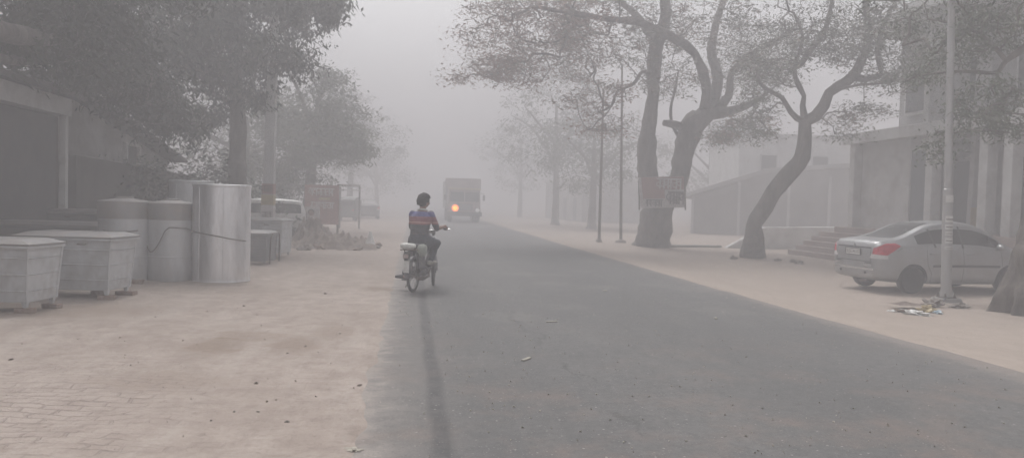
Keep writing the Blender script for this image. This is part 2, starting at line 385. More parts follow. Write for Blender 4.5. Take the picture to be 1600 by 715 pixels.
# tyre-blackened strip near the left edge
sx = math_n(nt,'ADD',math_n(nt,'ADD',X,math_n(nt,'MULTIPLY',Y,.004)),math_n(nt,'MULTIPLY',math_n(nt,'ADD',noise_t(nt, v, .8, 3, .5),-.5),.10))
sx = math_n(nt,'ABSOLUTE',math_n(nt,'ADD',sx,-.245))
st = ramp(nt, math_n(nt,'ADD',math_n(nt,'MULTIPLY',sx,4),math_n(nt,'MULTIPLY',math_n(nt,'ADD',nB,-.5),.45)), [(.16,1),(.36,0)])
c = mixc(nt, math_n(nt,'MULTIPLY',math_n(nt,'MULTIPLY',st,ramp(nt, nB, [(.38,.55),(.6,1)])),.62), c, (.045,.045,.048))
vo = N(nt,'ShaderNodeTexVoronoi',Scale=34); nt.links.new(v, vo.inputs['Vector'])
vo2 = N(nt,'ShaderNodeTexVoronoi',Scale=9); nt.links.new(v, vo2.inputs['Vector'])
sp = math_n(nt,'MULTIPLY',ramp(nt, vo.outputs['Distance'], [(.12,1),(.22,0)]), ramp(nt, nB, [(.42,0),(.6,1)]))
c = mixc(nt, math_n(nt,'MULTIPLY',sp,.6), c, (.36,.34,.32))
sp2 = ramp(nt, vo2.outputs['Distance'], [(.05,1),(.10,0)])
c = mixc(nt, math_n(nt,'MULTIPLY',sp2,.6), c, (.42,.40,.37))
sp3 = math_n(nt,'MULTIPLY',ramp(nt, nC, [(.6,0),(.7,1)]), .6)
c = mixc(nt, sp3, c, (.05,.05,.05))
# wandering crack
cx_ = math_n(nt,'ADD',math_n(nt,'ADD',X,math_n(nt,'MULTIPLY',Y,.05)),math_n(nt,'MULTIPLY',math_n(nt,'ADD',noise_t(nt, v, .7, 7, .7),-.5),1.6))
ck = ramp(nt, math_n(nt,'ABSOLUTE',math_n(nt,'ADD',cx_,-1.9)), [(.012,1),(.035,0)])
c = mixc(nt, math_n(nt,'MULTIPLY',math_n(nt,'MULTIPLY',ck,ramp(nt,nA,[(.45,0),(.55,1)])),.45), c, (.04,.04,.04))
nt.links.new(c, b.inputs['Base Color']); b.inputs['Roughness'].default_value = .9; b.inputs['Specular IOR Level'].default_value=.25
h = math_n(nt,'ADD',math_n(nt,'MULTIPLY',nC,.4),math_n(nt,'MULTIPLY',nB,.6)); bump(nt, b, h, .55, .012)
xr = list(np.arange(0, 1.0001, .02)); yr = axis(-30, 280, 2.2, 14, .1, 1.06)
nx = len(xr); vs = []
for y in yr:
    for t in xr:
        x = (EL(y)-.12) + t*(ER(y)+.08-EL(y)+.12)
        vs.append((x, y, .012*(1-(2*t-1)**2) + .002*noise.noise(Vector((x*1.5,y*1.5,0)))))
fs = [(j*nx+i, j*nx+i+1, (j+1)*nx+i+1, (j+1)*nx+i) for j in range(len(yr)-1) for i in range(nx-1)]
me = bpy.data.meshes.new('road'); me.from_pydata(vs, [], fs); me.materials.append(m)
me.polygons.foreach_set('use_smooth', [True]*len(fs))
road = bpy.data.objects.new('road', me); COL.objects.link(road); tag(road, kind='structure')
def on_ground(px, py):           # where the line of sight meets the real ground
    z = 0
    for _ in range(8):
        p = G(px, py, z); z = gz(p.x, p.y)
    return Vector((p.x, p.y, z))

# ------------------------------------------------------------------ trees
def grow(limbs, targets, seg=.38, wob=.10, tip=.010, power=2.3, limb_res=.35):
    """limbs: [(points, radii)] trunk first; targets: twig ends. Returns nodes, parents, radii"""
    P, par, rad, fixed = [], [], [], []
    for li, (pts, rr) in enumerate(limbs):
        pts = [Vector(p) for p in pts]
        if li == 0: prev = -1
        else:
            a = np.array([tuple(p) for p in P]); prev = int(((a-np.array(pts[0]))**2).sum(1).argmin())
        for i in range(len(pts)):
            if i == 0:
                if li == 0: P.append(pts[0]); par.append(-1); rad.append(rr[0]); prev = len(P)-1
                continue
            n = max(1, int((pts[i]-pts[i-1]).length/limb_res))
            p0 = pts[max(i-2,0)]; p1 = pts[i-1]; p2 = pts[i]; p3 = pts[min(i+1,len(pts)-1)]
            for k in range(1, n+1):
                t = k/n
                q = .5*((2*p1)+(p2-p0)*t+(2*p0-5*p1+4*p2-p3)*t*t+(3*p1-p0-3*p2+p3)*t**3)
                P.append(q); par.append(prev); rad.append(rr[i-1]+(rr[i]-rr[i-1])*t); prev = len(P)-1
    nf = len(P)
    A = np.array([tuple(p) for p in P])
    T = np.array(targets)
    dmin = np.array([((A-t)**2).sum(1).min() for t in T])
    ends = []
    cap = len(P)+len(T)*60
    B = np.zeros((cap,3)); B[:nf] = A; cnt = nf
    minz = None
    for ti in np.argsort(dmin):
        t = T[ti]; d = B[:cnt]-t; dist = np.sqrt((d**2).sum(1))
        pen = dist + .5*np.maximum(0, d[:,2])                 # rather grow up and out than down
        j = int(pen.argmin()); a = Vector(B[j]); g = Vector(t); L = (g-a).length
        if L < .05: ends.append(j); continue
        n = max(2, int(L/seg)); prev = j
        side = Vector(RNG.normal(0,1,3)); side -= side.project(g-a) ; side.normalize()
        bow = L*random.uniform(.05,.2); ph = random.uniform(0,6)
        for k in range(1, n+1):
            u = k/n
            q = a.lerp(g, u)+side*bow*math.sin(PI*u)+Vector((noise.noise(q0) for q0 in (Vector((ph,u*3+L,0)),Vector((0,ph,u*3)),Vector((u*3,0,ph)))))*wob*L*math.sin(PI*u)
            if k < n: q.z += .06*L*math.sin(PI*u)
            B[cnt] = q; par.append(prev); rad.append(0); prev = cnt; cnt += 1
        ends.append(prev)
    r = np.array(rad); kids = np.zeros(cnt)
    acc = np.zeros(cnt)
    for i in range(cnt-1, nf-1, -1):
        r[i] = max(tip, acc[i]**(1/power)) if acc[i] > 0 else tip
        acc[par[i]] += (r[i]**power)
    return B[:cnt], par, r, nf, ends
def wood(name, B, par, r, nf, m, parent, gnarl=.14, big=12, small=5, base_flare=None):
    ch = [[] for _ in range(len(B))]
    for i, p in enumerate(par):
        if p >= 0: ch[p].append(i)
    mb = MB(); stack = [(0, -1)]
    while stack:
        i, pr = stack.pop(); chain = ([pr] if pr >= 0 else [])+[i]
        while ch[chain[-1]]:
            c = sorted(ch[chain[-1]], key=lambda k: -r[k]); nxt = c[0]
            for k in c[1:]: stack.append((k, chain[-1]))
            chain.append(nxt)
        pts = [Vector(B[k]) for k in chain]
        rr = [r[k] for k in chain]
        if pr >= 0: rr[0] = min(rr[0], rr[1]*1.15)
        R = max(rr); sg = big if R > .09 else (7 if R > .035 else small)
        o = len(mb.v); mb.tube(pts, rr, sg)
        if R > .09:
            k = 0
            for q in range(len(pts)):
                for s in range(sg):
                    v = mb.v[o+k]; d = v-pts[q]
                    a = math.atan2(d.y, d.x)
                    g = 1+gnarl*(noise.noise(v*1.7)+.6*noise.noise(Vector((v.x*4.5,v.y*4.5,v.z*2)))+.35*noise.noise(Vector((v.x*11,v.y*11,v.z*4))))*1.5
                    if base_flare:
                        hgt = (v.z-B[0][2]); fl = math.exp(-max(0,hgt)/base_flare[0])*base_flare[1]
                        g += fl*(1+.8*math.sin(a*base_flare[2]+2.5*noise.noise(Vector((math.cos(a)*1.5,math.sin(a)*1.5,hgt*2)))))+.10*fl*noise.noise(v*9)
                    mb.v[o+k] = pts[q]+d*g; k += 1
    return mb.build(name, m, parent, smooth=True)
def leaves(name, centers, m, parent, per=60, sh=.35, sv=.2, ln=.14, wd=.05, droop=.4, hue=None, flat=.3):
    C = np.repeat(np.array(centers), per, axis=0); n = len(C)
    cl = np.repeat(RNG.random(len(centers)) if hue is None else np.array(hue), per)+RNG.normal(0,.06,n)
    size = np.repeat(.55+.9*RNG.random(len(centers)), per)
    P = C+np.clip(RNG.normal(0,1,(n,3)),-1.7,1.7)*np.stack([sh*size,sh*size,sv*size],1)
    az = RNG.random(n)*2*PI; el = RNG.normal(-droop, flat, n)
    d = np.stack([np.cos(az)*np.cos(el), np.sin(az)*np.cos(el), np.sin(el)],1)
    rn = RNG.normal(0,1,(n,3)); rn[:,2] += 1.2
    s = np.cross(d, rn); s /= np.linalg.norm(s,axis=1,keepdims=True)+1e-9
    cs = np.repeat(.6+.9*RNG.random(len(centers)), per)
    L = (ln*cs*(.5+1.0*RNG.random(n)))[:,None]; Wd = (wd*cs*(.5+1.0*RNG.random(n)))[:,None]
    up = np.cross(s, d)
    v = np.stack([P, P+d*L*.5+s*Wd*.5-up*L*.03, P+d*L-up*L*.12, P+d*L*.5-s*Wd*.5-up*L*.03],1).reshape(-1,3)
    me = bpy.data.meshes.new(name); me.vertices.add(n*4); me.vertices.foreach_set('co', v.ravel())
    me.loops.add(n*4); me.loops.foreach_set('vertex_index', np.arange(n*4))
    me.polygons.add(n); me.polygons.foreach_set('loop_start', np.arange(n)*4); me.polygons.foreach_set('loop_total', np.full(n,4))
    at = me.attributes.new('clump','FLOAT','POINT'); at.data.foreach_set('value', np.repeat(np.clip(cl,0,1),4))
    me.update(); me.validate(); me.materials.append(m)
    o = bpy.data.objects.new(name, me); COL.objects.link(o); o.parent = parent; return o
DENS = 1.0; GAP = -.12
def blobs(bl, holes=0):
    """bl: (px, py, depth, rx px, ry px, depth radius m, count) -> points scattered in the crown's volume"""
    out = []
    for (px, py, d, rx, ry, rd, n) in bl:
        k = 0; n = int(n*DENS)
        while k < n:
            q = RNG.uniform(-1,1,3)
            if (q**2).sum() > 1: continue
            p = D(px+q[0]*rx, py+q[1]*ry, d); p += Vector((fwd.x,fwd.y,0))*q[2]*rd*1.0
            if noise.noise(p*.55+Vector((9,2,5))) < GAP and random.random() < .9: continue   # gaps between limbs
            if p.z > 18.6: p.z = 18.6-random.random()*3
            out.append(tuple(p)); k += 1
    return out
def tree(label, cat, limbs, bl, leafmat, bark, group=None, big=20, limb_res=.25, per=60, sh=.35, sv=.2, ln=.14, wd=.05, droop=.4, flare=(.35,.5,5), loc=None, name='tree', hue=None, gnarl=.14, wob=.12):
    base = Vector(limbs[0][0][0]); root = thing(name, label, cat, base, 0, group)
    tg = [tuple(Vector(t)-base) for t in (bl if bl and len(bl[0]) == 3 else blobs(bl))]
    lm = [([Vector(p)-base for p in pts], rr) for pts, rr in limbs]
    B, par, r, nf, ends = grow(lm, tg, wob=wob, limb_res=limb_res)
    wood('trunk', B, par, r, nf, bark, root, base_flare=flare, gnarl=gnarl, big=big)
    if leafmat:
        leaves('crown', tg, leafmat, root, per, sh, sv, ln, wd, droop, hue=None if hue is None else [hue(Vector(t)+base) for t in tg])
    return root
def L(pts, rr, d=None, ws=None):   # limb given in (px,py,depth) -> world
    return ([D(*p) for p in pts], rr)
def zb(p, dz=-.15): p = Vector(p); p.z += dz; return p

# -- the big forked tree on the right
g = on_ground(1021, 384)
T1 = [([zb(g), D(1024,350,31.8), D(1030,330,31.8), D(1040,312,31.8)], [.62,.60,.60,.50]),
      ([D(1032,325,31.8), D(1016,285,31.7), D(1010,240,31.6), D(1014,200,31.5), D(1019,160,31.5), D(1022,110,31.4), D(1026,70,31.3), D(1040,20,31), D(1030,-60,30.5), D(1010,-140,30)], [.42,.38,.40,.32,.27,.30,.27,.22,.16,.08]),
      ([D(1040,315,31.8), D(1062,275,32), D(1072,225,32.2), D(1080,200,32.2), D(1100,180,32.2)], [.42,.40,.42,.50,.42]),
      ([D(1078,205,32.2), D(1055,195,32), D(1037,192,31.8)], [.22,.17,.11]),
      ([D(1098,182,32.2), D(1104,145,32), D(1098,110,31.6), D(1082,80,31), D(1064,66,30.4), D(1035,50,29.5), D(1000,35,28.5), D(950,30,27.5), D(890,20,26.8), D(830,10,26.2)], [.30,.22,.21,.18,.17,.15,.13,.11,.09,.05]),
      ([D(1110,170,32.3), D(1122,125,32.5), D(1112,86,32.8), D(1118,40,33), D(1140,-30,33), D(1160,-120,33)], [.30,.20,.19,.16,.12,.07]),
      ([D(1112,174,32.3), D(1138,150,32), D(1142,118,31.6), D(1165,90,31), D(1200,70,30), D(1235,50,29)], [.24,.18,.15,.12,.09,.05]),
      ([D(1110,178,32.2), D(1150,172,31.6), D(1178,160,30.8), D(1205,140,30)], [.26,.16,.12,.06]),
      ([D(1020,120,31.4), D(1004,112,30.8), D(990,131,30), D(965,143,29.4), D(955,166,29), D(935,175,28.6)], [.09,.07,.065,.06,.05,.03]),
      ([D(1072,225,32.2), D(1052,200,32.4),D(1048,170,32.6), D(1055,140,32.6), D(1060,110,32.6)], [.09,.07,.06,.05,.04]),
      ([D(1026,70,31.3), D(990,20,32.5), D(930,-20,33.5), D(860,-30,34)], [.2,.15,.11,.06])]
DENS = 1.9
tb1 = blobs([(775,55,29,62,62,3,60),(800,110,28,70,26,2,40),(845,20,29,90,70,3.5,80),(905,70,29,70,60,3,55),(950,30,31,80,80,4,60),
  (930,150,28.6,55,22,1.5,18),(950,190,29,45,20,1.5,12),(1030,30,31,80,70,3.5,60),(1050,120,31,60,40,2,22),(1120,60,32,70,70,3,50),(1190,60,31,60,60,3,40),
  (1160,195,30.5,42,16,1.2,20),(1120,215,30.5,36,12,1,12),(1180,120,31,50,40,2,24),(1000,-90,31,220,70,5,90),(1170,-80,32,110,70,4,40),(720,120,28,22,14,1,5),(880,-90,30,150,70,4,60)])
tree('huge old forked tree with a printed banner tied across its trunk', 'tree', T1, tb1, MT['leaf_right'], MT['bark'], per=36, sh=.32, sv=.13, ln=.14, wd=.040, droop=.25,
     flare=(.5,.35,5), name='forked_tree', hue=lambda p: .3+.5*random.random()+(.30 if p.x < 8.0 else 0), gnarl=.20)
# -- curved tree
g = on_ground(1177, 400)
T2 = [([zb(g), D(1178,372,26.3), D(1178,352,26.3), D(1196,322,26.2), D(1216,290,26.1), D(1238,265,26), D(1253,245,26), D(1257,212,26), D(1258,190,26)], [.42,.33,.27,.27,.28,.30,.25,.22,.21]),
      ([D(1258,196,26), D(1275,182,25.9), D(1287,165,25.8), D(1295,145,25.7), D(1310,135,25.6), D(1332,120,25.4), D(1345,97,25.2), D(1354,72,25), D(1358,44,24.8), D(1352,10,24.6), D(1360,-50,24)], [.2,.2,.18,.17,.17,.16,.14,.14,.12,.1,.06]),
      ([D(1332,124,25.4), D(1352,124,25.3), D(1376,118,25.2), D(1371,80,25), D(1380,40,24.8), D(1400,0,24.5)], [.12,.11,.10,.08,.07,.04]),
      ([D(1258,190,26), D(1254,165,26), D(1256,150,26), D(1242,120,25.8), D(1244,95,25.6), D(1255,60,25.4), D(1240,20,25)], [.12,.09,.08,.08,.07,.06,.04]),
      ([D(1252,190,26), D(1236,176,25.8), D(1222,153,25.6), D(1204,143,25.4), D(1186,128,25.2), D(1183,105,25)], [.12,.09,.08,.07,.06,.04]),
      ([D(1245,110,25.8), D(1262,85,25.6), D(1290,45,25.4), D(1300,0,25)], [.10,.10,.08,.05]),
      ([D(1300,143,25.6), D(1340,133,25.2), D(1380,130,24.8), D(1430,118,24.4)], [.05,.045,.035,.02])]
DENS = 1.9
tb2 = blobs([(1225,70,25.5,62,55,2.5,46),(1195,120,25.5,48,34,2,28),(1180,165,25.5,38,26,1.5,16),(1310,60,25,60,50,2.5,38),(1390,50,24.5,70,50,2.5,44),(1400,120,24.4,60,28,2,26),
   (1335,180,25,38,22,1.5,16),(1290,100,25.8,30,30,1.5,10),(1300,-50,25,190,50,4,80),(1440,70,24,50,50,2.5,24),(1200,210,25.5,26,12,1,6),(1330,205,25,24,14,1,6)])
tree('slender tree with a long curved leaning trunk and flared dusty foot', 'tree', T2, tb2, MT['leaf_right'], MT['bark'], per=33, sh=.28, sv=.12, ln=.12, wd=.036, droop=.3,
     flare=(.45,.30,4), name='leaning_tree', hue=lambda p: .15+.5*random.random())
# -- near tree at the right edge: broad dusty foot, crown coming back into the top right corner
g = on_ground(1610, 489)
T3 = [([zb(g,-.2), g+Vector((.02,0,.45)), g+Vector((.12,.05,.9)), g+Vector((.5,.1,1.5)), g+Vector((1.1,.2,2.3)), g+Vector((1.5,.3,3.3)), g+Vector((1.5,.3,4.6))], [.46,.42,.40,.36,.33,.30,.26]),
      ([g+Vector((1.5,.3,3.6)), D(1650,20,14.3), D(1606,70,14.8), D(1572,95,15), D(1557,113,15.1), D(1520,112,15.2), D(1490,112,15.3), D(1440,118,15.6), D(1415,126,15.8)], [.20,.13,.07,.06,.05,.035,.03,.022,.015]),
      ([D(1557,113,15.1), D(1564,140,15.1), D(1575,150,15.1)], [.035,.02,.012]),
      ([g+Vector((1.5,.3,4.4)), D(1640,-60,14.5), D(1560,-40,15), D(1480,-20,15.5), D(1400,0,16)], [.2,.12,.09,.06,.03]),
      ([D(1572,95,15), D(1540,60,15.4), D(1500,40,15.8), D(1450,30,16.2)], [.05,.04,.03,.02])]
DENS = 1.3
tb3 = blobs([(1545,160,15.1,50,34,1,34),(1500,60,16,70,50,1.5,40),(1450,30,16.2,70,40,1.5,30),(1575,40,15,50,50,1.5,24),(1472,225,15.6,12,28,.4,8),(1470,-40,16,140,50,2,50),(1580,190,15,30,24,1,14),
    (1440,118,15.7,30,20,.6,10),(1600,-60,14,120,50,2,30),(1510,190,15.2,30,26,.8,8)])
tree('near tree at the right edge with a broad dusty ridged foot', 'tree', T3, tb3, MT['leaf_mid'], MT['bark_dusty'], per=34, sh=.20, sv=.10, ln=.10, wd=.028, droop=.5,
     flare=(.42,.60,7), name='gnarled_tree', hue=lambda p: .2+.5*random.random(), gnarl=.30, big=64, limb_res=.06)

# -- left side
g = G(369, 352)
TA = [([zb(g), D(369,300,24), D(371,250,24), D(372,200,24), D(370,150,24), D(366,100,24), D(372,50,24), D(380,0,24), D(385,-60,24)], [.33,.27,.26,.25,.24,.21,.18,.14,.09]),
      ([D(370,140,24), D(340,100,23.5), D(300,60,23), D(250,30,22.5)], [.14,.12,.09,.05]),
      ([D(370,110,24), D(410,70,23.8), D(450,40,23.4), D(500,10,23)], [.13,.10,.08,.05]),
      ([D(371,170,24), D(340,150,24.5), D(300,140,25), D(270,150,25)], [.10,.08,.06,.03])]
GAP = .02; DENS = 1.25
tbA = blobs([(330,60,24,90,80,3,150),(420,20,23.5,80,60,2.5,80),(480,10,23,48,34,1.8,40),(440,85,23.4,60,42,1.8,44),(400,140,23.4,34,40,1.2,22),(290,150,24,70,60,2.5,80),(340,-70,24,170,70,4,120),(250,40,24,80,90,3,90),(520,-10,23,24,16,1,10)])
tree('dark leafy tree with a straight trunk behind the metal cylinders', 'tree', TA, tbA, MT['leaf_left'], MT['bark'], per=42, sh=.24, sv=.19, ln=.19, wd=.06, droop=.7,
     name='shade_tree', hue=lambda p: .6*random.random(), flare=(.3,.3,5))
g = Vector((-7.2, 9.5, -.1))
TB = [([g, g+Vector((.1,.2,1.5)), g+Vector((.2,.5,3)), g+Vector((.5,1.0,4.4)), g+Vector((.6,1.8,6))], [.42,.33,.30,.28,.22]),
      ([g+Vector((.4,.9,4)), D(60,60,14), D(140,50,16), D(220,70,17.5)], [.2,.15,.1,.05]),
      ([g+Vector((.2,.5,3.4)), D(-20,90,13), D(60,100,15)], [.16,.10,.05]),
      ([g+Vector((.6,1.8,6)), D(100,-60,15), D(230,-60,17)], [.2,.13,.06])]
DENS = 1.25
tbB = blobs([(40,30,15,110,60,2,170),(150,50,17,80,70,2.2,150),(225,120,18.5,66,64,2,90),(70,85,15,110,26,1.6,60),(285,185,20,42,44,1.6,34),(180,-60,16,200,60,3,130),(0,-60,14,150,60,3,90),(150,120,17.5,44,26,1.2,26)])
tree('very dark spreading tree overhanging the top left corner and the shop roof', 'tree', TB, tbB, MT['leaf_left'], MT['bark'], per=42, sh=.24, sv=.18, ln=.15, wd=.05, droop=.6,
     name='shade_tree', hue=lambda p: .45*random.random())
g = G(480, 352); g = Vector((D(482,340,36).x, D(482,340,36).y, 0))
TC = [([zb(g), D(484,300,36), D(488,250,36), D(492,200,36), D(500,150,36), D(510,110,36)], [.34,.26,.22,.17,.11,.05]),
      ([D(488,240,36), D(520,215,35.5), D(555,190,35)], [.12,.09,.04]), ([D(490,210,36), D(470,150,36), D(448,105,35.5), D(440,75,35)], [.11,.09,.06,.03]),
      ([D(486,260,36), D(450,235,36), D(420,215,36)], [.10,.08,.04])]
GAP = -.06; DENS = 1.5
tbC = blobs([(515,160,35.5,44,48,2.2,60),(545,200,35,46,36,2,56),(500,225,35.5,66,42,2.4,90),(460,190,36,50,50,2.2,60),(545,240,35.5,42,22,1.6,26),(460,270,36,60,36,2.4,60),(525,120,36,26,22,1.2,14),(430,240,37,50,60,2.5,60)])
tree('hazy rounded tree beyond the concrete pole with feathery tips leaning over the verge', 'tree', TC, tbC, MT['leaf_mid'], MT['bark'], per=40, sh=.32, sv=.14, ln=.17, wd=.055, droop=.4,
     name='roadside_tree', hue=lambda p: .7*random.random())
# -- fading trees farther off
def far_tree(px, py, d, h, wd_, n, label, lm='leaf_mid', lean=0, per=45, group=None):
    base = D(px, py, d); base.z = gz(base.x, base.y)-.1; s = random.uniform(-.3,.3)
    limb = [([base, base+Vector((s*.3+lean*.3,0,h*.25)), base+Vector((s+lean,0,h*.5)), base+Vector((s*1.2+lean*1.4,.3,h*.75))], [.30,.24,.19,.09])]
    for k in range(4):
        a = k*1.57+random.random(); q = limb[0][0][2]
        limb.append(([q-Vector((0,0,h*.12*(k%2))), q+Vector((math.cos(a)*wd_*.25,math.sin(a)*wd_*.25,h*.10)), q+Vector((math.cos(a)*wd_*.5,math.sin(a)*wd_*.5,h*.2))], [.13,.09,.04]))
    T = []
    while len(T) < n:
        q = RNG.uniform(-1,1,3)
        if (q**2).sum() > 1: continue
        p = base+Vector((lean+q[0]*wd_*.55, q[1]*wd_*.55, h*.63+q[2]*h*.36))
        if noise.noise(p*.45+Vector((px,0,0))) < -.1: continue
        T.append(tuple(p))
    return tree(label, 'tree', limb, T, MT[lm], MT['bark'], group, per=per, sh=.5, sv=.3, ln=.26, wd=.09, droop=.4, name='distant_tree', hue=lambda p: .7*random.random())
far_tree(588,334,88,8,7,100,'faint low tree on the left verge, farthest before the road fades out')
far_tree(545,334,68,11,8.5,130,'hazy tree just behind the dark parked auto rickshaw')
far_tree(390,340,40,7.5,7,120,'dim bushy tree between the straight trunk and the concrete pole')
far_tree(868,342,62,13,9,150,'grey tree silhouette hanging over the far right verge, left of the two thin poles')
far_tree(925,342,54,9,7,110,'hazy tree directly behind the leftmost thin pole')
far_tree(812,336,92,12,10,110,'faintest tree on the right verge, nearest the truck')
far_tree(1110,338,66,10,10,120,'pale tree beyond the tin roofed shed and the forked trunk')
def bush(px, py, d, wx, h, n, label, lm='leaf_left'):
    base = D(px, py, d); base.z = gz(base.x, base.y)
    root = thing('bush', label, 'bush', base, 0, 'overgrown bushes behind the metal tanks')
    T = []
    while len(T) < n:
        q = RNG.uniform(-1,1,3)
        if (q[:2]**2).sum() > 1: continue
        T.append((q[0]*wx, q[1]*.9, h*.5+q[2]*h*.48))
    st = MB()
    for k in range(9):
        a = Vector((random.uniform(-.3,.3)*wx, random.uniform(-.2,.2), -.1)); t = Vector(T[k*3])
        st.tube([a, a.lerp(t,.5)+Vector((0,0,.2)), t], [.04,.025,.01], 5)
    st.build('stem', MT['bark'], root)
    leaves('foliage', T, MT[lm], root, 60, .26, .22, .15, .06, .3, hue=[.6*random.random() for _ in T])
bush(255,345,21,1.5,2.4,60,'dark leafy bush beside the boundary wall, left of the tall open cylinder')
bush(320,345,26,1.7,2.9,60,'dim bush showing above the tall cylinders, left of the straight tree trunk')
bush(398,345,27,1.2,2.3,40,'dark bush between the tree trunk and the concrete pole')
bush(452,345,34,1.6,2.6,44,'hazy bush right behind the white parked car')

# ------------------------------------------------------------------ metal bins, cylinders
BIN_A = -math.radians(9)
def metal_bin(label, loc, Lx, Dy, zt, zb_=.13, flare=.05, m='bin', lid=True, rot=BIN_A, legs=True, ribs=3):
    """front right corner of the footprint sits at loc; long side runs to the left (-x)"""
    r = thing('metal_bin', label, 'bin', loc, rot, 'grey sheet metal bins on short legs')
    B_ = [(-Lx,0),(0,0),(0,Dy),(-Lx,Dy)]; f = flare
    T_ = [(-Lx-f,-f),(f,-f),(f,Dy+f),(-Lx-f,Dy+f)]
    b = MB(); b.hexa([(x,y,zb_) for x,y in B_]+[(x,y,zt) for x,y in T_])
    b.build('body', MT[m], r, bevel=.006)
    def at(t, e=0):
        return [(x0+(x1-x0)*t+math.copysign(e, x0+Lx/2), y0+(y1-y0)*t+math.copysign(e, y0-Dy/2)) for (x0,y0),(x1,y1) in zip(B_,T_)]
    for k in range(ribs):
        t = (k+.7)/(ribs+.4); q = at(t, .006); z = zb_+(zt-zb_)*t
        pts = [(x,y,z) for x,y in q]; MB().tube(pts, .010, 6, closed=True).build('rib', MT[m], r, smooth=True)
    rim = MB(); q = at(1, .018)
    rim.tube([(x,y,zt-.01) for x,y in q], .022, 6, closed=True); rim.build('rim', MT[m], r)
    for (x0,y0),(x1,y1) in zip(at(0,.004),at(1,.004)): MB().tube([(x0,y0,zb_),(x1,y1,zt)], .016, 6).build('corner_strip', MT[m], r)
    if lid:
        ld = MB(); q = at(1, .035); h = .055; i = .22
        o = [(x,y,zt+.012) for x,y in q]+[(x,y,zt+.035) for x,y in q]
        cxm = -Lx/2; cym = Dy/2
        top = [(x+(cxm-x)*i, y+(cym-y)*i*1.4, zt+.035+h) for x,y in q]
        ld.add(o+top, [(3,2,1,0)]+[(a,(a+1)%4,4+(a+1)%4,4+a) for a in range(4)]+[(4+a,4+(a+1)%4,8+(a+1)%4,8+a) for a in range(4)]+[(8,9,10,11)])
        ld.build('lid', MT['lid'], r, bevel=.004)
        hp = MB().tube([(-Lx*.3,-f-.03,zt-.06),(-Lx*.3,-f-.065,zt-.07),(-Lx*.3+.12,-f-.065,zt-.07),(-Lx*.3+.12,-f-.03,zt-.06)], .008, 6)
        hp.build('handle', MT['rust'], r)
    if legs:
        for x,y in ((-.03,.03),(-Lx+.03,.03),(-.03,Dy-.03),(-Lx+.03,Dy-.03)):
            MB().hexa([(x-.02,y-.02,.055),(x+.02,y-.02,.055),(x+.02,y+.02,.055),(x-.02,y+.02,.055),(x-.035,y-.035,zb_+.02),(x+.035,y-.035,zb_+.02),(x+.035,y+.035,zb_+.02),(x-.035,y+.035,zb_+.02)]).build('leg', MT[m], r)
    return r
def brick(x, y, rot, label, s=1.0):
    z = gz(x, y); b = MB().box(-.115*s,.115*s,-.055*s,.055*s,-.02,.062)
    for i, v in enumerate(b.v): v += Vector((random.uniform(-.008,.008),random.uniform(-.006,.006),random.uniform(-.004,.004)))
    o = b.build('brick', MT['brick'], None, bevel=.008, loc=(x,y,z), rotz=rot)
    tag(o, label, 'brick', 'bricks under the bins'); return o
def legworld(g, x, y, rot=BIN_A):
    return g.x+x*math.cos(rot)-y*math.sin(rot), g.y+x*math.sin(rot)+y*math.cos(rot)
g1 = on_ground(41, 489); metal_bin('nearest grey sheet metal bin standing on bricks at the left edge', g1, 1.5, .60, .84)
brick(*legworld(g1,-.03,.03), .15, 'brown brick under the front corner leg of the nearest bin')
brick(*legworld(g1,-.03,.57), -.3, 'brown brick under the rear right leg of the nearest bin')
g2 = on_ground(168, 468); metal_bin('pale grey metal bin with flared sides, second from the left edge', g2, 1.25, .60, .88, flare=.075)
brick(*legworld(g2,-.03,.03), .1, 'brown brick under the front right leg of the second bin')
brick(*legworld(g2,-.03,.57), -.2, 'flat brown brick just in front of the stout lidded cylinder', 1.25)
brick(*legworld(g2,-.35,.40), .5, 'dark brick in the shade beneath the second bin')
g3 = on_ground(212, 442); brick(g3.x, g3.y, .1, 'brown brick at the foot of the leftmost lidded cylinder', 1.1)
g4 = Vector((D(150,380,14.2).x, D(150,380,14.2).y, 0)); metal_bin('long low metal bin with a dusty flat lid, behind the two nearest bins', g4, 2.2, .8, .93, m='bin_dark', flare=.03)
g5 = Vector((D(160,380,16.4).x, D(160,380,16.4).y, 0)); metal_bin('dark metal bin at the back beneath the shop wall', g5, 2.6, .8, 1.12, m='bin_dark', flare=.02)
gA = on_ground(438, 404); metal_bin('farthest tall grey bin standing just left of the rubble heap', gA, 1.3, .75, .92, rot=-.16, flare=.03)
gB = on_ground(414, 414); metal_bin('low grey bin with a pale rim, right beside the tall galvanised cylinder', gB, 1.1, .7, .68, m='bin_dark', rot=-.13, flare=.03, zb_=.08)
# bent rod stand beside the low bin
a = on_ground(421, 412); c_ = on_ground(436, 408)
st = MB(); st.tube([a, a+Vector((.02,0,.55)), a+Vector((.05,.02,.68)), c_+Vector((-.05,0,.74)), c_+Vector((0,0,.66)), c_], .018, 8)
tag(st.build('rod_stand', MT['rust'], smooth=True), 'bent iron rod stand in front of the farthest grey bin', 'stand')

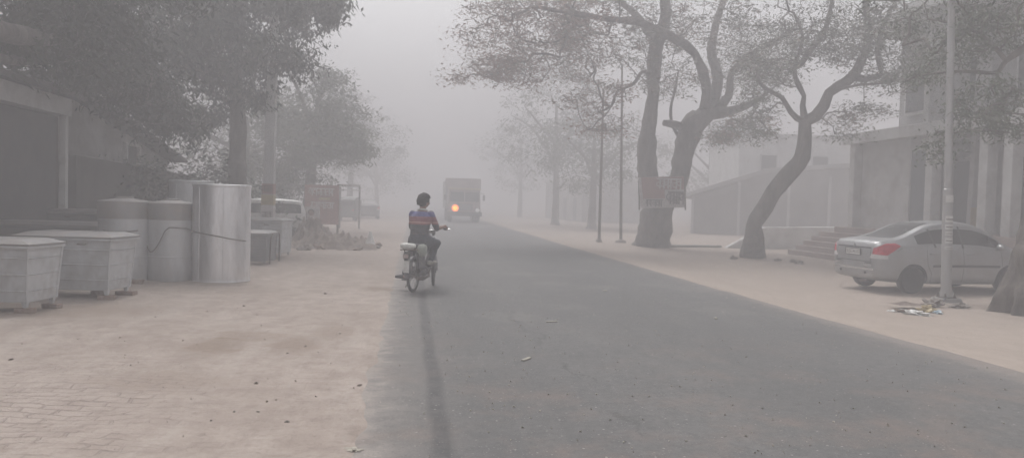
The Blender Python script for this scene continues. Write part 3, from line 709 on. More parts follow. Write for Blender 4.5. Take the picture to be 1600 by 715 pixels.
def cyl_tank(label, px0, px1, pyb, h, m, lid=True, seams=6, dz=0, d=None):
    pc = (px0+px1)/2
    g = on_ground(pc, pyb) if d is None else Vector((D(pc,pyb,d).x, D(pc,pyb,d).y, 0))
    dep = (g-CAMP).dot(fwd); R = (px1-px0)/2/F_PX*dep; g = g+Vector((g.x,g.y,0)).normalized()*R*.95
    R = (px1-px0)/2/F_PX*(dep+R)
    r = thing('metal_cylinder', label, 'tank', (g.x,g.y,gz(g.x,g.y)-.005), random.uniform(0,1), 'upright sheet metal cylinders')
    b = MB()
    if lid:
        prof = [(R*.98,0),(R,.015),(R,h*.30),(R+.006,h*.305),(R+.006,h*.32),(R,h*.325),(R,h*.985)]
        b.lathe(prof, 56); b.build('shell', MT[m], r, smooth='auto')
        l = MB().lathe([(R+.005,h*.79),(R+.012,h*.79),(R+.013,h+.0),(R+.004,h+.012),(R*.45,h+.05),(.14,h+.06),(.14,h+.085),(.12,h+.09),(0,h+.09)], 56)
        l.build('lid', MT['lid' if m != 'galv' else m], r, smooth='auto')
    else:
        b.lathe([(R,0),(R+.008,.01),(R+.008,.03),(R,.04),(R,h-.05),(R+.010,h-.045),(R+.012,h-.01),(R+.002,h),(R-.012,h),(R-.012,.02)], 72)
        b.build('shell', MT[m], r, smooth='auto')
        for k in range(seams):
            an = 2*PI*k/seams; sm_ = MB(); sm_.tube([((R+.001)*math.cos(an),(R+.001)*math.sin(an),.05),((R+.001)*math.cos(an),(R+.001)*math.sin(an),h-.06)], .007, 6).build('seam', MT[m], r)
    return r, g, R
MT['galv'] = mat('galvanised_sheet', (.80,.81,.83), .30, .18, 3.0, .75, .35, stretch=(1,1,.22), grime=((.33,.30,.28),.35))
MT['galv2'] = mat('dull_galvanised_sheet', (.53,.545,.56), .5, .12, 2.4, .35, .15, stretch=(1,1,.3), grime=(DUST,.3))
_, cA, RA = cyl_tank('tallest shiny galvanised cylinder, open at the top, right of the row', 303, 388, 441, 1.77, 'galv', False, 7)
_, cB, RB = cyl_tank('stout lidded grey cylinder in the middle, with a rope slung across it', 232, 303, 440, 1.39, 'galv2')
_, cC, RC = cyl_tank('lidded grey cylinder on the left of the row, partly behind the second bin', 157, 231, 441, 1.42, 'galv2')
_, cD, RD = cyl_tank('tall galvanised cylinder standing behind the other three', 266, 330, 420, 1.86, 'galv2', False, 5, d=16.0)
def hug(c, R, a, z, e=.014): return Vector((c.x+(R+e)*math.cos(a), c.y+(R+e)*math.sin(a), z))
pts = []
for t in np.linspace(0,1,9): pts.append(hug(cC,RC,math.radians(-120+75*t), .93-.02*math.sin(PI*t)))
for t in np.linspace(0,1,14): pts.append(hug(cB,RB+.013*(0),math.radians(-165+125*t), 1.0-.45*math.sin(PI*min(1,t*1.55)) if t < .645 else 1.0-.05*(t-.645)))
for t in np.linspace(0,1,12): pts.append(hug(cA,RA,math.radians(-155+130*t), .93-.14*t+.02*math.sin(5*t)))
tag(MB().tube(pts, .011, 7).build('rope', MT['rope'], smooth=True), 'dark rope slung loosely around the three front cylinders', 'rope')

# ------------------------------------------------------------------ poles
def conc_pole(label, g, h, w0, w1, bands=True, group=None, m='concrete', lean=0):
    r = thing('utility_pole', label, 'pole', g, YAW*-1, group)
    b = MB(); b.hexa([(-w0,-w0*.7,-.3),(w0,-w0*.7,-.3),(w0,w0*.7,-.3),(-w0,w0*.7,-.3),(-w1+lean,-w1*.7,h),(w1+lean,-w1*.7,h),(w1+lean,w1*.7,h),(-w1+lean,w1*.7,h)])
    b.build('shaft', MT[m], r, bevel=.015)
    return r
g = Vector((D(418,340,23).x, D(418,340,23).y, 0))
p = conc_pole('tall square concrete pole with painted red, yellow and white bands behind the bins', g, 7.6, .18, .11, lean=.12, m='pale_concrete')
def band(z0, z1, mm, name='painted_band'):
    w_ = .184-.07*z0/7.6; x_ = .12*z0/7.6; w_ += .004
    o = MB().hexa([(-w_+x_,-w_*.72,z0),(w_+x_,-w_*.72,z0),(w_+x_,w_*.72,z0),(-w_+x_,w_*.72,z0),(-w_+x_,-w_*.72,z1),(w_+x_,-w_*.72,z1),(w_+x_,w_*.72,z1),(-w_+x_,w_*.72,z1)]).build(name, MT[mm], p)
    return o
def z_at(py, px, d): return D(px, py, d).z
for y0, y1, mm in ((287,303,'red_banner'),(304,320,'yellow'),(321,328,'white_banner'),(329,344,'white_banner')):
    band(z_at(y1,418,22.9), z_at(y0,418,22.9), mm)
def glyphs(mb, x0, x1, z0, z1, y, n, seed=0, th=.1, bar=True, d=.004):
    """strokes of hand-painted script: uprights, hooks and a head line"""
    rnd = random.Random(seed); W = (x1-x0)/n; h = z1-z0; t = h*th
    if bar: mb.box(x0, x1, y-d, y, z1-t, z1)
    for k in range(n):
        a = x0+k*W+W*.12; bq = a+W*.72
        xs_ = bq if rnd.random() < .7 else (a+bq)/2
        mb.box(xs_-t*.5, xs_+t*.5, y-d, y, z0, z1-t)
        zc = z0+h*rnd.uniform(.35,.6); pts = []
        rr_ = h*rnd.uniform(.16,.26)
        for q in range(7):
            an = math.radians(40+q*42); pts.append((a+W*.3+rr_*math.cos(an), y-d*.5, zc+rr_*math.sin(an)))
        mb.tube(pts, t*.45, 4)
        if rnd.random() < .5: mb.box(a+W*.2, xs_, y-d, y, zc-t*.3, zc+t*.3)
t_ = MB(); glyphs(t_, -.13, .15, z_at(300,418,22.9), z_at(290,418,22.9), -.139, 3, 3); glyphs(t_, -.13, .15, z_at(341,418,22.9), z_at(331,418,22.9), -.145, 2, 4)
t_.build('lettering', MT['ink'], p)
# steel lamp pole beside the car
g = on_ground(1478, 471)
top = D(1487, 0, 15.2); dirp = (top-g); 
r = thing('lamp_pole', 'slim grey steel pole with stencilled lettering, standing in front of the silver car', 'pole', g)
hb = MB(); hx = .34
hb.hexa([(-.28,-.2,-.1),(.26,-.24,-.1),(.3,.2,-.1),(-.26,.22,-.1),(-.2,-.15,.075),(.2,-.17,.09),(.22,.15,.085),(-.2,.16,.08)]); hb.build('footing', MT['concrete'], r, bevel=.02)
ax = dirp.normalized()
MB().box(-.13,.13,-.13,.13,.075,.10).build('base_plate', MT['rust'], r, bevel=.004)
MB().tube([ax*.09, ax*2.2, ax*2.22, ax*9.6], [.098,.090,.074,.055], 20).build('shaft', MT['pole'], r, smooth='auto')
for sx_, sy_ in ((-1,-1),(1,-1),(1,1),(-1,1)):
    MB().lathe([(.028,.099),(.028,.125),(.012,.127),(.012,.17),(0,.172)], 6, c=(sx_*.10,sy_*.10,0)).build('bolt', MT['rust'], r)
for k in range(4):
    gs = MB()
    a = k*PI/2+.78; c0 = Vector((math.cos(a),math.sin(a),0)); gs.prism([c0*.095+Vector((0,0,.10)), c0*.17+Vector((0,0,.10)), c0*.095+Vector((0,0,.24))], c0.cross(Vector((0,0,1)))*.008); gs.build('gusset', MT['pole'], r)
def wrap(z0, z1, mm, name, a0=-150, a1=-20, rr=.096):   # a curved sticker on the shaft
    mb = MB(); n = 10; vs = []
    for z in (z0, z1):
        c0 = ax*(z/ax.z)
        for k in range(n+1):
            an = math.radians(a0+(a1-a0)*k/n); vs.append(c0+Vector((rr*math.cos(an), rr*math.sin(an), 0)))
    mb.add(vs, [(k,k+1,n+2+k,n+1+k) for k in range(n)]); return mb.build(name, MT[mm], r, smooth=True)
for k, (y0, y1) in enumerate(((305,316),(337,347),(350,358),(361,367),(371,379),(384,388))):
    z1_, z0_ = z_at(y0,1479,15.2)-g.z, z_at(y1,1479,15.2)-g.z
    wrap(z0_, z1_, 'white', 'stencil_block', rr=.0965)
    if k > 0:
        wrap(z0_+(z1_-z0_)*.38, z0_+(z1_-z0_)*.55, 'ink', 'stencil_stroke', a0=-140, a1=-60, rr=.099)
# cable stub on the ground by the pole
tag(MB().tube([g+Vector((-.10,-.16,.10)), g+Vector((-.2,-.24,.10)), g+Vector((-.30,-.33,.05)), g+Vector((-.42,-.42,.02)), g+Vector((-.5,-.5,.012))], .014, 6).build('cable', MT['dark'], smooth=True), 'black cable end hanging off the concrete block at the steel pole', 'cable')
# two thin poles far right verge
for (px, py, pt, lbl) in ((936,378,(943,140),'left one of the two thin hazy poles on the right verge'),(970,379,(972,100),'right one of the two thin hazy poles, with a small stone collar at its foot')):
    g = on_ground(px, py); d = (g-CAMP).dot(fwd); tp = D(pt[0],pt[1],d)-g
    r = thing('thin_pole', lbl, 'pole', g, 0, 'thin poles on the right verge')
    MB().tube([Vector((0,0,-.2)), tp*.5, tp], [.07,.06,.045], 10).build('shaft', MT['rust'], r, smooth=True)
    MB().lathe([(.16 if px < 950 else .32,-.05),(.14 if px < 950 else .22,.10),(.08,.16),(0,.17)], 9).build('footing', MT['stone'], r)
# concrete pole behind the car
q = D(1521, 350, 24); g = Vector((q.x, q.y, gz(q.x,q.y)))
p = conc_pole('wide hazy concrete pole standing between the silver car and the columned building', g, 7.2, .20, .17, lean=.12, m='plaster')
MB().box(-.19,.12,-.165,-.145,z_at(352,1521,24),z_at(318,1521,24)).build('notice', MT['yellow'], p)

# ------------------------------------------------------------------ buildings, right
FX = 16.6
r = thing('columned_building', 'two storey pale building with tall white columns, balcony and raised plinth on the right', 'building', (0,0,0))
c1 = PX(1336, 300, FX); yA = c1.y
zpl = 1.0
MB().box(FX-.5, FX+9, 9, yA+.5, -.3, zpl).build('plinth', MT['redstone'], r, bevel=.02)
MB().box(FX+1.8, FX+8.7, 9.2, yA+.2, zpl, 9.5).build('wall', MT['plaster'], r)
for px_ in (1336, 1457, 1542, 1581):
    c0 = PX(px_, 300, FX); w_ = .17
    MB().box(FX-w_, FX+w_, c0.y-w_, c0.y+w_, zpl, 4.16).build('column', MT['whitewash'], r, bevel=.015)
MB().box(FX-.35, FX+1.85, 9, yA+.35, 4.15, 4.32).build('balcony_slab', MT['plaster'], r, bevel=.01)
MB().box(FX-.38, FX-.22, 9, yA+.38, 4.10, 4.50).build('parapet', MT['whitewash'], r, bevel=.02)
MB().box(FX-.22, FX+1.8, yA+.22, yA+.38, 4.32, 4.50).build('parapet', MT['whitewash'], r, bevel=.02)
yd0, yd1 = PX(1438,300,FX).y, PX(1414,300,FX).y
MB().box(FX+.14, FX+.32, yd1, yA-.02, zpl, 4.14).build('wall', MT['whitewash'], r)
MB().box(FX+.20, FX+.30, yd0, yd1, zpl, 3.7).build('door', MT['door'], r)
MB().box(FX+.14, FX+.32, yd0, yd1, 3.7, 4.14).build('lintel', MT['plaster'], r)
MB().box(FX+.32, FX+1.78, yA-.2, yA-.02, zpl, 4.14).build('wall', MT['whitewash'], r)
wy = [12.5, 15.2, 18.0, 20.8, 23.6, 26.2]
for i, y in enumerate(wy):
    f = MB().box(FX+1.70, FX+1.80, y-.62, y+.62, zpl+.02, 3.5); f.build('door_frame', MT['whitewash'], r)
    MB().box(FX+1.66, FX+1.72, y-.5, y+.5, zpl+.03, 3.36).build('door', MT['door'] if i != 3 else MT['dark_inside'], r)
    f = MB().box(FX+1.68, FX+1.80, y-.75, y+.75, 5.2, 6.9).build('window', MT['whitewash'], r, bevel=.01)
    MB().box(FX+1.645, FX+1.675, y-.62, y+.62, 5.32, 6.78).build('pane', MT['glass'], f)
for y in (yA-3.6, yA-8.6, yA-13):
    MB().box(FX+.2, FX+1.8, y-.14, y+.14, 4.32, 8.2).build('pier', MT['whitewash'], r)
MB().box(FX-.2, FX+8.9, 9, yA+.4, 8.2, 8.5).build('roof_slab', MT['whitewash'], r, bevel=.02)
s = PX(1345, 362, FX-.5)
st = MB()
for k in range(5): st.box(FX-.5-.32*(5-k), FX-.5+.003*k, 24.6, 28.2, -.3, .18*(k+1)-.12)
st.build('steps', MT['redstone'], r, bevel=.01)
# low whitewashed wall with a sloping end
a = on_ground(1136, 372); 
r = tag(MB().prism([PXp for PXp in (Vector((0,0,-.4)), Vector((5.2,.2,-.4)), Vector((5.2,.2,1.0)), Vector((1.7,.06,.92)), Vector((0,0,.02)))], (.05,.35,0)).build('low_wall', MT['whitewash'], bevel=.03, loc=D(1136,372,33)*1.0), 'low whitewashed wall with a sloping end behind the curved tree', 'wall')
q = D(1136,372,33); r.location = (q.x, q.y, gz(q.x,q.y)+.0)
# tin roofed shed, gable end towards the street
q0 = D(1074,330,50); q1 = D(1345,330,47); base = Vector((q0.x,q0.y,-.15)); dx = Vector((q1.x-q0.x,q1.y-q0.y,0)); Lx = dx.length; an = math.atan2(dx.y,dx.x)
r = thing('tin_shed', 'long dark open shed with a sloping pale tin roof edge behind the curved tree', 'shed', base, an)
k1 = 4.6
MB().box(.2, Lx, .9, 12, 0, 2.3).build('back_wall', MT['shed'], r)
MB().prism([(0.2,.5,2.3),(Lx,.5,2.3),(Lx,.5,4.45),(k1,.5,4.0)], (0,.12,0)).build('gable_panel', MT['shed'], r)
MB().prism([(-.3,0,2.32),(k1,0,3.95),(k1+.05,0,4.25),(-.3,0,2.60)], (0,9,0)).build('roof', MT['tin'], r)
MB().prism([(k1,0,4.0),(Lx,0,4.5),(Lx,0,4.75),(k1,0,4.3)], (0,9,0)).build('roof', MT['tin'], r)
for x in (.3, 3.2, 6.2, 8.6): MB().box(x-.08,x+.08,.3,.46,0,2.5+min(x,k1)*.3).build('post', MT['plaster'], r)
# pale block behind the shed, nearly lost in fog
q = D(1255,330,52); r = thing('distant_house', 'pale flat roofed house almost lost in fog behind the tin shed', 'building', (q.x,q.y,-.2), -.1)
MB().box(-4.5,8,0,7,0,6.6).build('wall', MT['whitewash'], r); MB().box(-4.7,8.2,-.2,7.2,6.6,6.85).build('roof_slab', MT['plaster'], r)
for x in (-2.5,1.0,4.5): f = MB().box(x-.6,x+.6,-.06,.05,4.1,5.5).build('window', MT['plaster'], r); MB().box(x-.5,x+.5,-.09,-.055,4.2,5.4).build('pane', MT['glass'], f)
q = D(885,332,74); r = thing('distant_house', 'faint long house on the right verge beyond the two thin poles', 'building', (q.x+1.5,q.y,-.2), .05)
MB().box(0,7,0,16,0,4.2).build('wall', MT['plaster'], r); MB().box(-.3,7.3,-.3,16.3,4.2,4.4).build('roof_slab', MT['whitewash'], r)
for y in (2,6,10): MB().box(-.05,.05,y,y+1.1,.2,2.4).build('door', MT['door'], r)
# banner between the two stems
def strip_banner(a, b_, h, sag, name, label, cat, mats, text=None):
    return None
A0, A1 = D(997,277,30.9), D(1071,275,31.1); A2, A3 = D(1070,324,31.1), D(1001,325,30.9)
r = thing('banner', 'torn faded red and white printed banner stretched between the forks of the big tree', 'banner', A3)
def bpt(u, v, e=0):
    p = A3.lerp(A2,u).lerp(A0.lerp(A1,u), v); return p-A3+Vector((0,-.03-.05*math.sin(u*7)*math.sin(v*3+1)-e,0))
def bsheet(u0,u1,v0,v1,e,mm,name,parent=None,n=14):
    mb = MB(); vs = [bpt(u0+(u1-u0)*i/n, v0+(v1-v0)*j/5, e) for j in range(6) for i in range(n+1)]
    vs += [v+Vector((0,.004,0)) for v in vs]; o = 6*(n+1)
    F = [(j*(n+1)+i, j*(n+1)+i+1, (j+1)*(n+1)+i+1, (j+1)*(n+1)+i) for j in range(5) for i in range(n)]
    mb.add(vs, F+[tuple(k+o for k in f[::-1]) for f in F]); return mb.build(name, MT[mm], r, smooth=True)
bsheet(0,1,.0,1,0,'white_banner','cloth')
bsheet(.06,.55,.30,.99,.008,'red_banner','red_panel'); bsheet(.55,.99,.58,.99,.008,'red_banner','red_panel')
lt = MB()
for (u0,u1,v0,v1,n,sd_) in ((.60,.96,.12,.50,5,1),(.10,.5,.05,.26,5,2)):
    a_ = bpt(u0,v0,.02); b_ = bpt(u1,v1,.02); glyphs(lt, a_.x, b_.x, a_.z, b_.z, (a_.y+b_.y)/2-.03, n, sd_, th=.14, d=.01)
lt.build('lettering', MT['ink'], r)
lt = MB(); a_ = bpt(.36,.62,.02); b_ = bpt(.9,.92,.02); glyphs(lt, a_.x, b_.x, a_.z, b_.z, (a_.y+b_.y)/2-.03, 6, 9, th=.14, d=.01)
lt.build('lettering', MT['white_banner'], r)
for (px_,) in ((998,),(1070,)):
    MB().tube([D(px_,272,30.95)-A3, D(px_+1,328,30.95)-A3], .03, 6).build('batten', MT['rust'], r)
# stone slab on the ground by the big tree
a, b_ = on_ground(1034,386), on_ground(1128,387)
v_ = b_-a; o = MB().box(0, v_.length, 0, .35, -.03, .10).build('stone_slab', MT['slab'], bevel=.015, loc=a, rotz=math.atan2(v_.y,v_.x))
tag(o, 'long grey stone slab lying at the foot of the big forked tree', 'slab')

# ------------------------------------------------------------------ buildings, left
r = thing('shop_building', 'dark shuttered shop with a pale corner post at the left edge, shaded by trees', 'building', (0,0,0))
SX = PX(100, 250, -7.7); yE = SX.y
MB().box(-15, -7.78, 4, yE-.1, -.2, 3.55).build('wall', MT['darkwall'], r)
MB().box(-7.90, -7.72, 4, yE-.35, .1, 3.2).build('shutter', MT['shutter'], r)
MB().box(-7.74, -7.60, yE-.16, yE-.02, -.2, 3.85).build('corner_post', MT['whitewash'], r, bevel=.01)
MB().box(-7.78, -7.45, 4, yE-.2, 3.22, 3.60).build('fascia', MT['plaster'], r, bevel=.01)
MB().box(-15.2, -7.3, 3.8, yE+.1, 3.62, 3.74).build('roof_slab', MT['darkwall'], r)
a_, b_ = PX(-30, 94, -7.25), PX(88, 105, -7.25)
MB().tube([a_, b_], .035, 8).build('awning_rod', MT['white'], r)
r = thing('gabled_house', 'pale house wall under a sloping roof, just right of the dark shop', 'building', (0,0,0))
ya, yb = yE+.4, PX(262, 250, -8.2).y
MB().prism([(-8.2,ya,-.2),(-8.2,yb,-.2),(-8.2,yb,2.7),(-8.2,ya,4.0)], (-5,0,0)).build('wall', MT['plaster'], r)
MB().prism([(-7.7,ya-.2,4.10),(-7.7,yb+.4,2.66),(-7.7,yb+.4,2.78),(-7.7,ya-.2,4.24)], (-5.8,0,0)).build('roof', MT['darkwall'], r)
w0, w1 = PX(192,240,-8.2), PX(215,240,-8.2)
f = MB(); f.box(-8.24,-8.10,w0.y,w0.y+.12,2.3,2.98); f.box(-8.24,-8.10,w1.y-.12,w1.y,2.3,2.98); f.box(-8.24,-8.12,w0.y,w1.y,2.95,3.03); f.box(-8.24,-8.12,w0.y,w1.y,2.25,2.32)
f = f.build('window', MT['white'], r); MB().box(-8.21,-8.19,w0.y+.12,w1.y-.12,2.32,2.95).build('pane', MT['glass'], f)
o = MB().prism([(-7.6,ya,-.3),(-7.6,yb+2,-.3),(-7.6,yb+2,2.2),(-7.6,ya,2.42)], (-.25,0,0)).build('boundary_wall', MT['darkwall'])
tag(o, 'dark boundary wall in front of the pale gabled house', 'wall')
o = MB().box(-7.9,-7.65,yb+2.2,yb+22,-.3,1.9).build('boundary_wall', MT['plaster'])
tag(o, 'long low grey wall running back behind the white car and the hoarding', 'wall')

# ------------------------------------------------------------------ hoarding, posters, rubble, far left things
q = D(502, 350, 30); r = thing('hoarding', 'tall faded red poster hoarding with lettering above the rubble heap', 'hoarding', (q.x,q.y,0), -.1)
zt_, zb2 = z_at(289,502,30), z_at(350,502,30)
MB().box(-.66,.66,-.03,.03,zb2,zt_).build('panel', MT['red_banner'], r, bevel=.005)
MB().box(-.60,.60,-.045,-.034,zb2+.1,zt_-.62).build('print', MT['white_banner'], r) if False else None
lt = MB(); glyphs(lt,-.5,.5,zt_-.42,zt_-.12,-.034,6,21,th=.16,d=.008); lt.build('lettering', MT['white_banner'], r)
lt = MB(); glyphs(lt,-.42,.5,zt_-.92,zt_-.66,-.034,7,22,th=.16,d=.008); lt.build('lettering', MT['white_banner'], r)
MB().box(-.1,.34,-.046,-.034,zt_-.58,zt_-.48).build('yellow_strip', MT['yellow'], r)
for x in (-.62,.62): MB().box(x-.04,x+.04,.03,.10,-.2,zt_+.05).build('post', MT['rust'], r)
q = D(486, 362, 27.5); r = thing('poster_board', 'small pale board with a portrait standing in front of the red hoarding', 'board', (q.x,q.y,0), -.1)
zt_, zb2 = z_at(323,486,27.5), z_at(362,486,27.5)
MB().box(-.30,.30,-.025,.025,zb2,zt_).build('panel', MT['white_banner'], r, bevel=.005)
pt = MB(); pt.lathe([(0,-.045),(.10,-.044),(.10,-.03)], 18, ax='y', c=(0,0,zt_-.22)); pt.build('printed_face', MT['skin'], r)
MB().prism([(-.2,-.028,zb2+.28),(.2,-.028,zb2+.28),(.13,-.028,zt_-.36),(-.13,-.028,zt_-.36)], (0,-.008,0)).build('printed_shirt', MT['white'], r)
MB().lathe([(0,-.035),(.115,-.034),(.115,-.026)], 18, ax='y', c=(0,0,zt_-.19)).build('printed_hair', MT['hair'], r)
MB().box(-.28,.28,-.036,-.026,zb2+.05,zb2+.2).build('printed_band', MT['green_dark'], r)
for x in (-.26,.26): MB().box(x-.025,x+.025,.025,.06,-.1,zt_).build('post', MT['rust'], r)
# rubble heap
def mound(px0, px1, py, h, dep, label, name='rubble_heap', m='rubble', seed=0):
    a, b_ = on_ground(px0,py), on_ground(px1,py); L_ = (b_-a).length; nx_, ny_ = 90, 30
    c0 = (a+b_)/2; vs = []; 
    for j in range(ny_+1):
        for i in range(nx_+1):
            u, v = i/nx_*2-1, j/ny_*2-1
            x, y = u*L_/2, v*dep
            k = max(0, 1-u*u)*max(0, 1-v*v)
            n = noise.noise(Vector((x*1.6+seed,y*1.6,seed)))*.8+noise.noise(Vector((x*5+seed,y*5,seed)))*.7+noise.noise(Vector((x*11+seed,y*11,seed)))*.4
            z = h*k*(.75+n*.9)-.04
            vs.append((x,y,z))
    mb = MB(); mb.add(vs, [(j*(nx_+1)+i,j*(nx_+1)+i+1,(j+1)*(nx_+1)+i+1,(j+1)*(nx_+1)+i) for j in range(ny_) for i in range(nx_)])
    o = mb.build(name, MT[m], smooth=True, loc=(c0.x,c0.y+dep*.6,0)); tag(o, label, 'rubble'); return o
mound(432, 592, 388, .50, 1.5, 'brown heap of earth and rubble beside the farthest bin', seed=3)
mound(440, 530, 380, .85, 1.2, 'higher brown heap of rubble directly under the red hoarding', seed=8)
for k in range(44):
    px_, py_ = random.uniform(446,592), random.uniform(374,391); g = on_ground(px_, py_)
    o = MB().blob((0,0,.04), (random.uniform(.07,.2),random.uniform(.07,.14),random.uniform(.04,.1)), 2, .5, 1.5, seed=k).build('rubble_chunk', MT['brick' if k%2 else 'stone'], loc=g, rotz=random.random()*6)
    tag(o, 'lump of broken brick or stone strewn along the front of the rubble heap', 'stone', 'lumps along the rubble heap')
def crumple(px, py, s, m, name, label, cat, seed, flat=.35, grp=None, tall=1):
    g = on_ground(px, py)
    o = MB().blob((0,0,s[2]*.4), s, 3, .8, 2.2, seed=seed, flatz=-s[2]*.4).build(name, MT[m], loc=g, rotz=seed*1.3)
    tag(o, label, cat, grp); return o
crumple(493,382,(.16,.12,.08),'bag','plastic_bag','small white plastic bag at the left front of the rubble heap','bag',2)
crumple(508,382,(.22,.14,.08),'bag','plastic_bag','wider white plastic bag at the front of the rubble heap','bag',5)
g = on_ground(578,386)
o = MB().lathe([(.26,0),(.22,.06),(.13,.2),(.09,.36),(.04,.5),(0,.53)], 12)
for v in o.v: v += Vector((noise.noise(v*6),noise.noise(v*6+Vector((5,5,5))),0))*.06
tag(o.build('sack_cone', MT['bag'], loc=g, smooth=True), 'upright white cone shaped bundle at the right end of the rubble heap', 'bundle')
# pale sign frame on posts
q = D(546,330,40); r = thing('sign_frame', 'pale horizontal sign frame on posts above the dark parked vehicles', 'sign', (q.x,q.y,0), -.1)
zt_ = z_at(288,546,40); MB().box(-.55,.55,-.03,.03,zt_-.12,zt_).build('top_rail', MT['white'], r); MB().box(-.52,.52,-.02,.02,zt_-.32,zt_-.26).build('lower_rail', MT['white'], r)
for x in (-.5,.5): MB().box(x-.04,x+.04,.03,.09,-.1,zt_).build('post', MT['concrete'], r)
#PART3
# ------------------------------------------------------------------ cars
def lerp_tab(tab, x):
    if x <= tab[0][0]: return tab[0][1:]
    for a, b_ in zip(tab, tab[1:]):
        if x <= b_[0]:
            t = (x-a[0])/(b_[0]-a[0]); return tuple(p+(q-p)*t for p, q in zip(a[1:], b_[1:]))
    return tab[-1][1:]
SEDAN = dict(wb=2.39, R=.292, ro=.86, fo=.80, W=.84,
  # x, sill z, belt z, belt half width, roof-rail z, rail half width, top z
  st=[(-.86,.40,.80,.60,.83,.50,.84),(-.83,.31,.97,.70,1.02,.58,1.03),(-.76,.27,1.02,.765,1.10,.66,1.12),(-.55,.24,1.03,.80,1.125,.69,1.145),
      (-.32,.22,1.02,.815,1.145,.67,1.165),(-.14,.21,1.01,.82,1.20,.65,1.22),(.10,.20,.995,.825,1.285,.61,1.31),(.36,.19,.985,.83,1.42,.585,1.445),(.62,.19,.975,.83,1.485,.57,1.52),
      (.95,.19,.965,.83,1.515,.57,1.56),(1.30,.19,.955,.83,1.52,.57,1.57),(1.62,.19,.945,.83,1.49,.57,1.545),(1.92,.19,.935,.825,1.385,.59,1.43),(2.20,.19,.925,.82,1.20,.63,1.23),
      (2.42,.20,.915,.815,1.06,.67,1.075),(2.56,.20,.90,.81,.985,.69,1.01),(2.80,.20,.87,.80,.93,.66,.965),(3.00,.22,.80,.76,.86,.60,.89),(3.13,.27,.68,.68,.74,.52,.76),(3.19,.36,.56,.58,.60,.46,.61)])
def make_car(name, label, paint, spec, loc, rotz, detail=True, group=None):
    r = thing(name, label, 'car', loc, rotz, group)
    st = spec['st']; W = spec['W']; wb = spec['wb']; R = spec['R']
    rings = []
    for (x, zs, zb, wbl, zr, wr, zt) in st:
        wm = wbl+.018 if wbl > .75 else wbl+.01
        h = [(0,zs),(wm*.80,zs),(wm*.965,zs+.035),(wm*1.0,zs+(zb-zs)*.30),(wm*1.012,zs+(zb-zs)*.62),(wm*1.0,zs+(zb-zs)*.88),
             (wbl,zb),(wbl*.985+wr*.015,zb+(zr-zb)*.07),(wbl*.12+wr*.88,zb+(zr-zb)*.90),(wr,zr),(wr*.80,zr*.35+zt*.65),(wr*.42,zt-.006),(0,zt)]
        rings.append([Vector((x,-y,z)) for y, z in h]+[Vector((x,y,z)) for y, z in h[-2:0:-1]])
    n = len(rings[0]); nh = 13
    bm = bmesh.new(); V = [[bm.verts.new(p) for p in rg] for rg in rings]
    cab = [i for i, s in enumerate(st) if s[4]-s[2] > .30]
    glass_side = range(cab[0], cab[-1]); rg0 = 4; ws0 = None
    pillar = spec.get('pillar', 9)
    for i in range(len(rings)-1):
        for k in range(n):
            f = bm.faces.new((V[i][k], V[i+1][k], V[i+1][(k+1)%n], V[i][(k+1)%n])); f.smooth = True; mi = 0
            kk = k if k < nh-1 else n-1-k
            xm = (st[i][0]+st[i+1][0])/2
            if kk == 7 and spec['sw'][0] < xm < spec['sw'][1]: mi = 1
            if kk >= 10 and (spec['rw'][0] < xm < spec['rw'][1]): mi = 2
            if kk >= 10 and (spec['fw'][0] < xm < spec['fw'][1]): mi = 3
            if kk in (0,1): mi = 4
            f.material_index = mi
    bm.faces.new(V[0]); bm.faces.new(V[-1][::-1])
    bmesh.ops.recalc_face_normals(bm, faces=bm.faces)
    me = bpy.data.meshes.new('tmp'); bm.to_mesh(me); bm.free()
    mats_ = [MT[paint], MT['glass'], MT['glass'], MT['glass'], MT['dark'], MT['dark']]
    for q in mats_: me.materials.append(q)
    o = bpy.data.objects.new('tmp', me); COL.objects.link(o)
    ss = o.modifiers.new('s','SUBSURF'); ss.levels = 2; ss.render_levels = 2
    cut = MB()
    for xw in (0, wb):
        for sd_ in (-1,1):
            cut.lathe([(0,sd_*.50),(R+.055,sd_*.50),(R+.055,sd_*1.1),(0,sd_*1.1)], 36, ax='y', c=(xw,0,R), mi=0)
    co = cut.build('cut', MT['dark']); 
    bo = o.modifiers.new('b','BOOLEAN'); bo.object = co; bo.operation = 'DIFFERENCE'; bo.solver = 'EXACT'
    bo.material_mode = 'TRANSFER'
    me2 = evaluated(o); bpy.data.objects.remove(o); bpy.data.objects.remove(co)
    names = [m_.name if m_ else '' for m_ in me2.materials]
    bm = bmesh.new(); bm.from_mesh(me2); bvh = BVHTree.FromBMesh(bm)
    def part(nm, keep, m_, off=0):
        b2 = bm.copy(); bmesh.ops.delete(b2, geom=[f for f in b2.faces if f.material_index not in keep], context='FACES')
        if not b2.faces: b2.free(); return None
        mm = bpy.data.meshes.new(nm); b2.to_mesh(mm); b2.free(); mm.materials.clear(); 
        for q in m_: mm.materials.append(q)
        mi = np.zeros(len(mm.polygons), int); src = [0]*len(mm.polygons); mm.polygons.foreach_get('material_index', src)
        mm.polygons.foreach_set('material_index', [1 if (len(m_) > 1 and s >= 4) else 0 for s in src])
        ob = bpy.data.objects.new(nm, mm); COL.objects.link(ob); ob.parent = r; return ob
    part('body', (0,4,5,6,7), (MT[paint], MT['dark']))
    # each window its own part
    gl = bm.copy(); bmesh.ops.delete(gl, geom=[f for f in gl.faces if f.material_index not in (1,2,3)], context='FACES')
    seen = set()
    gl.faces.ensure_lookup_table()
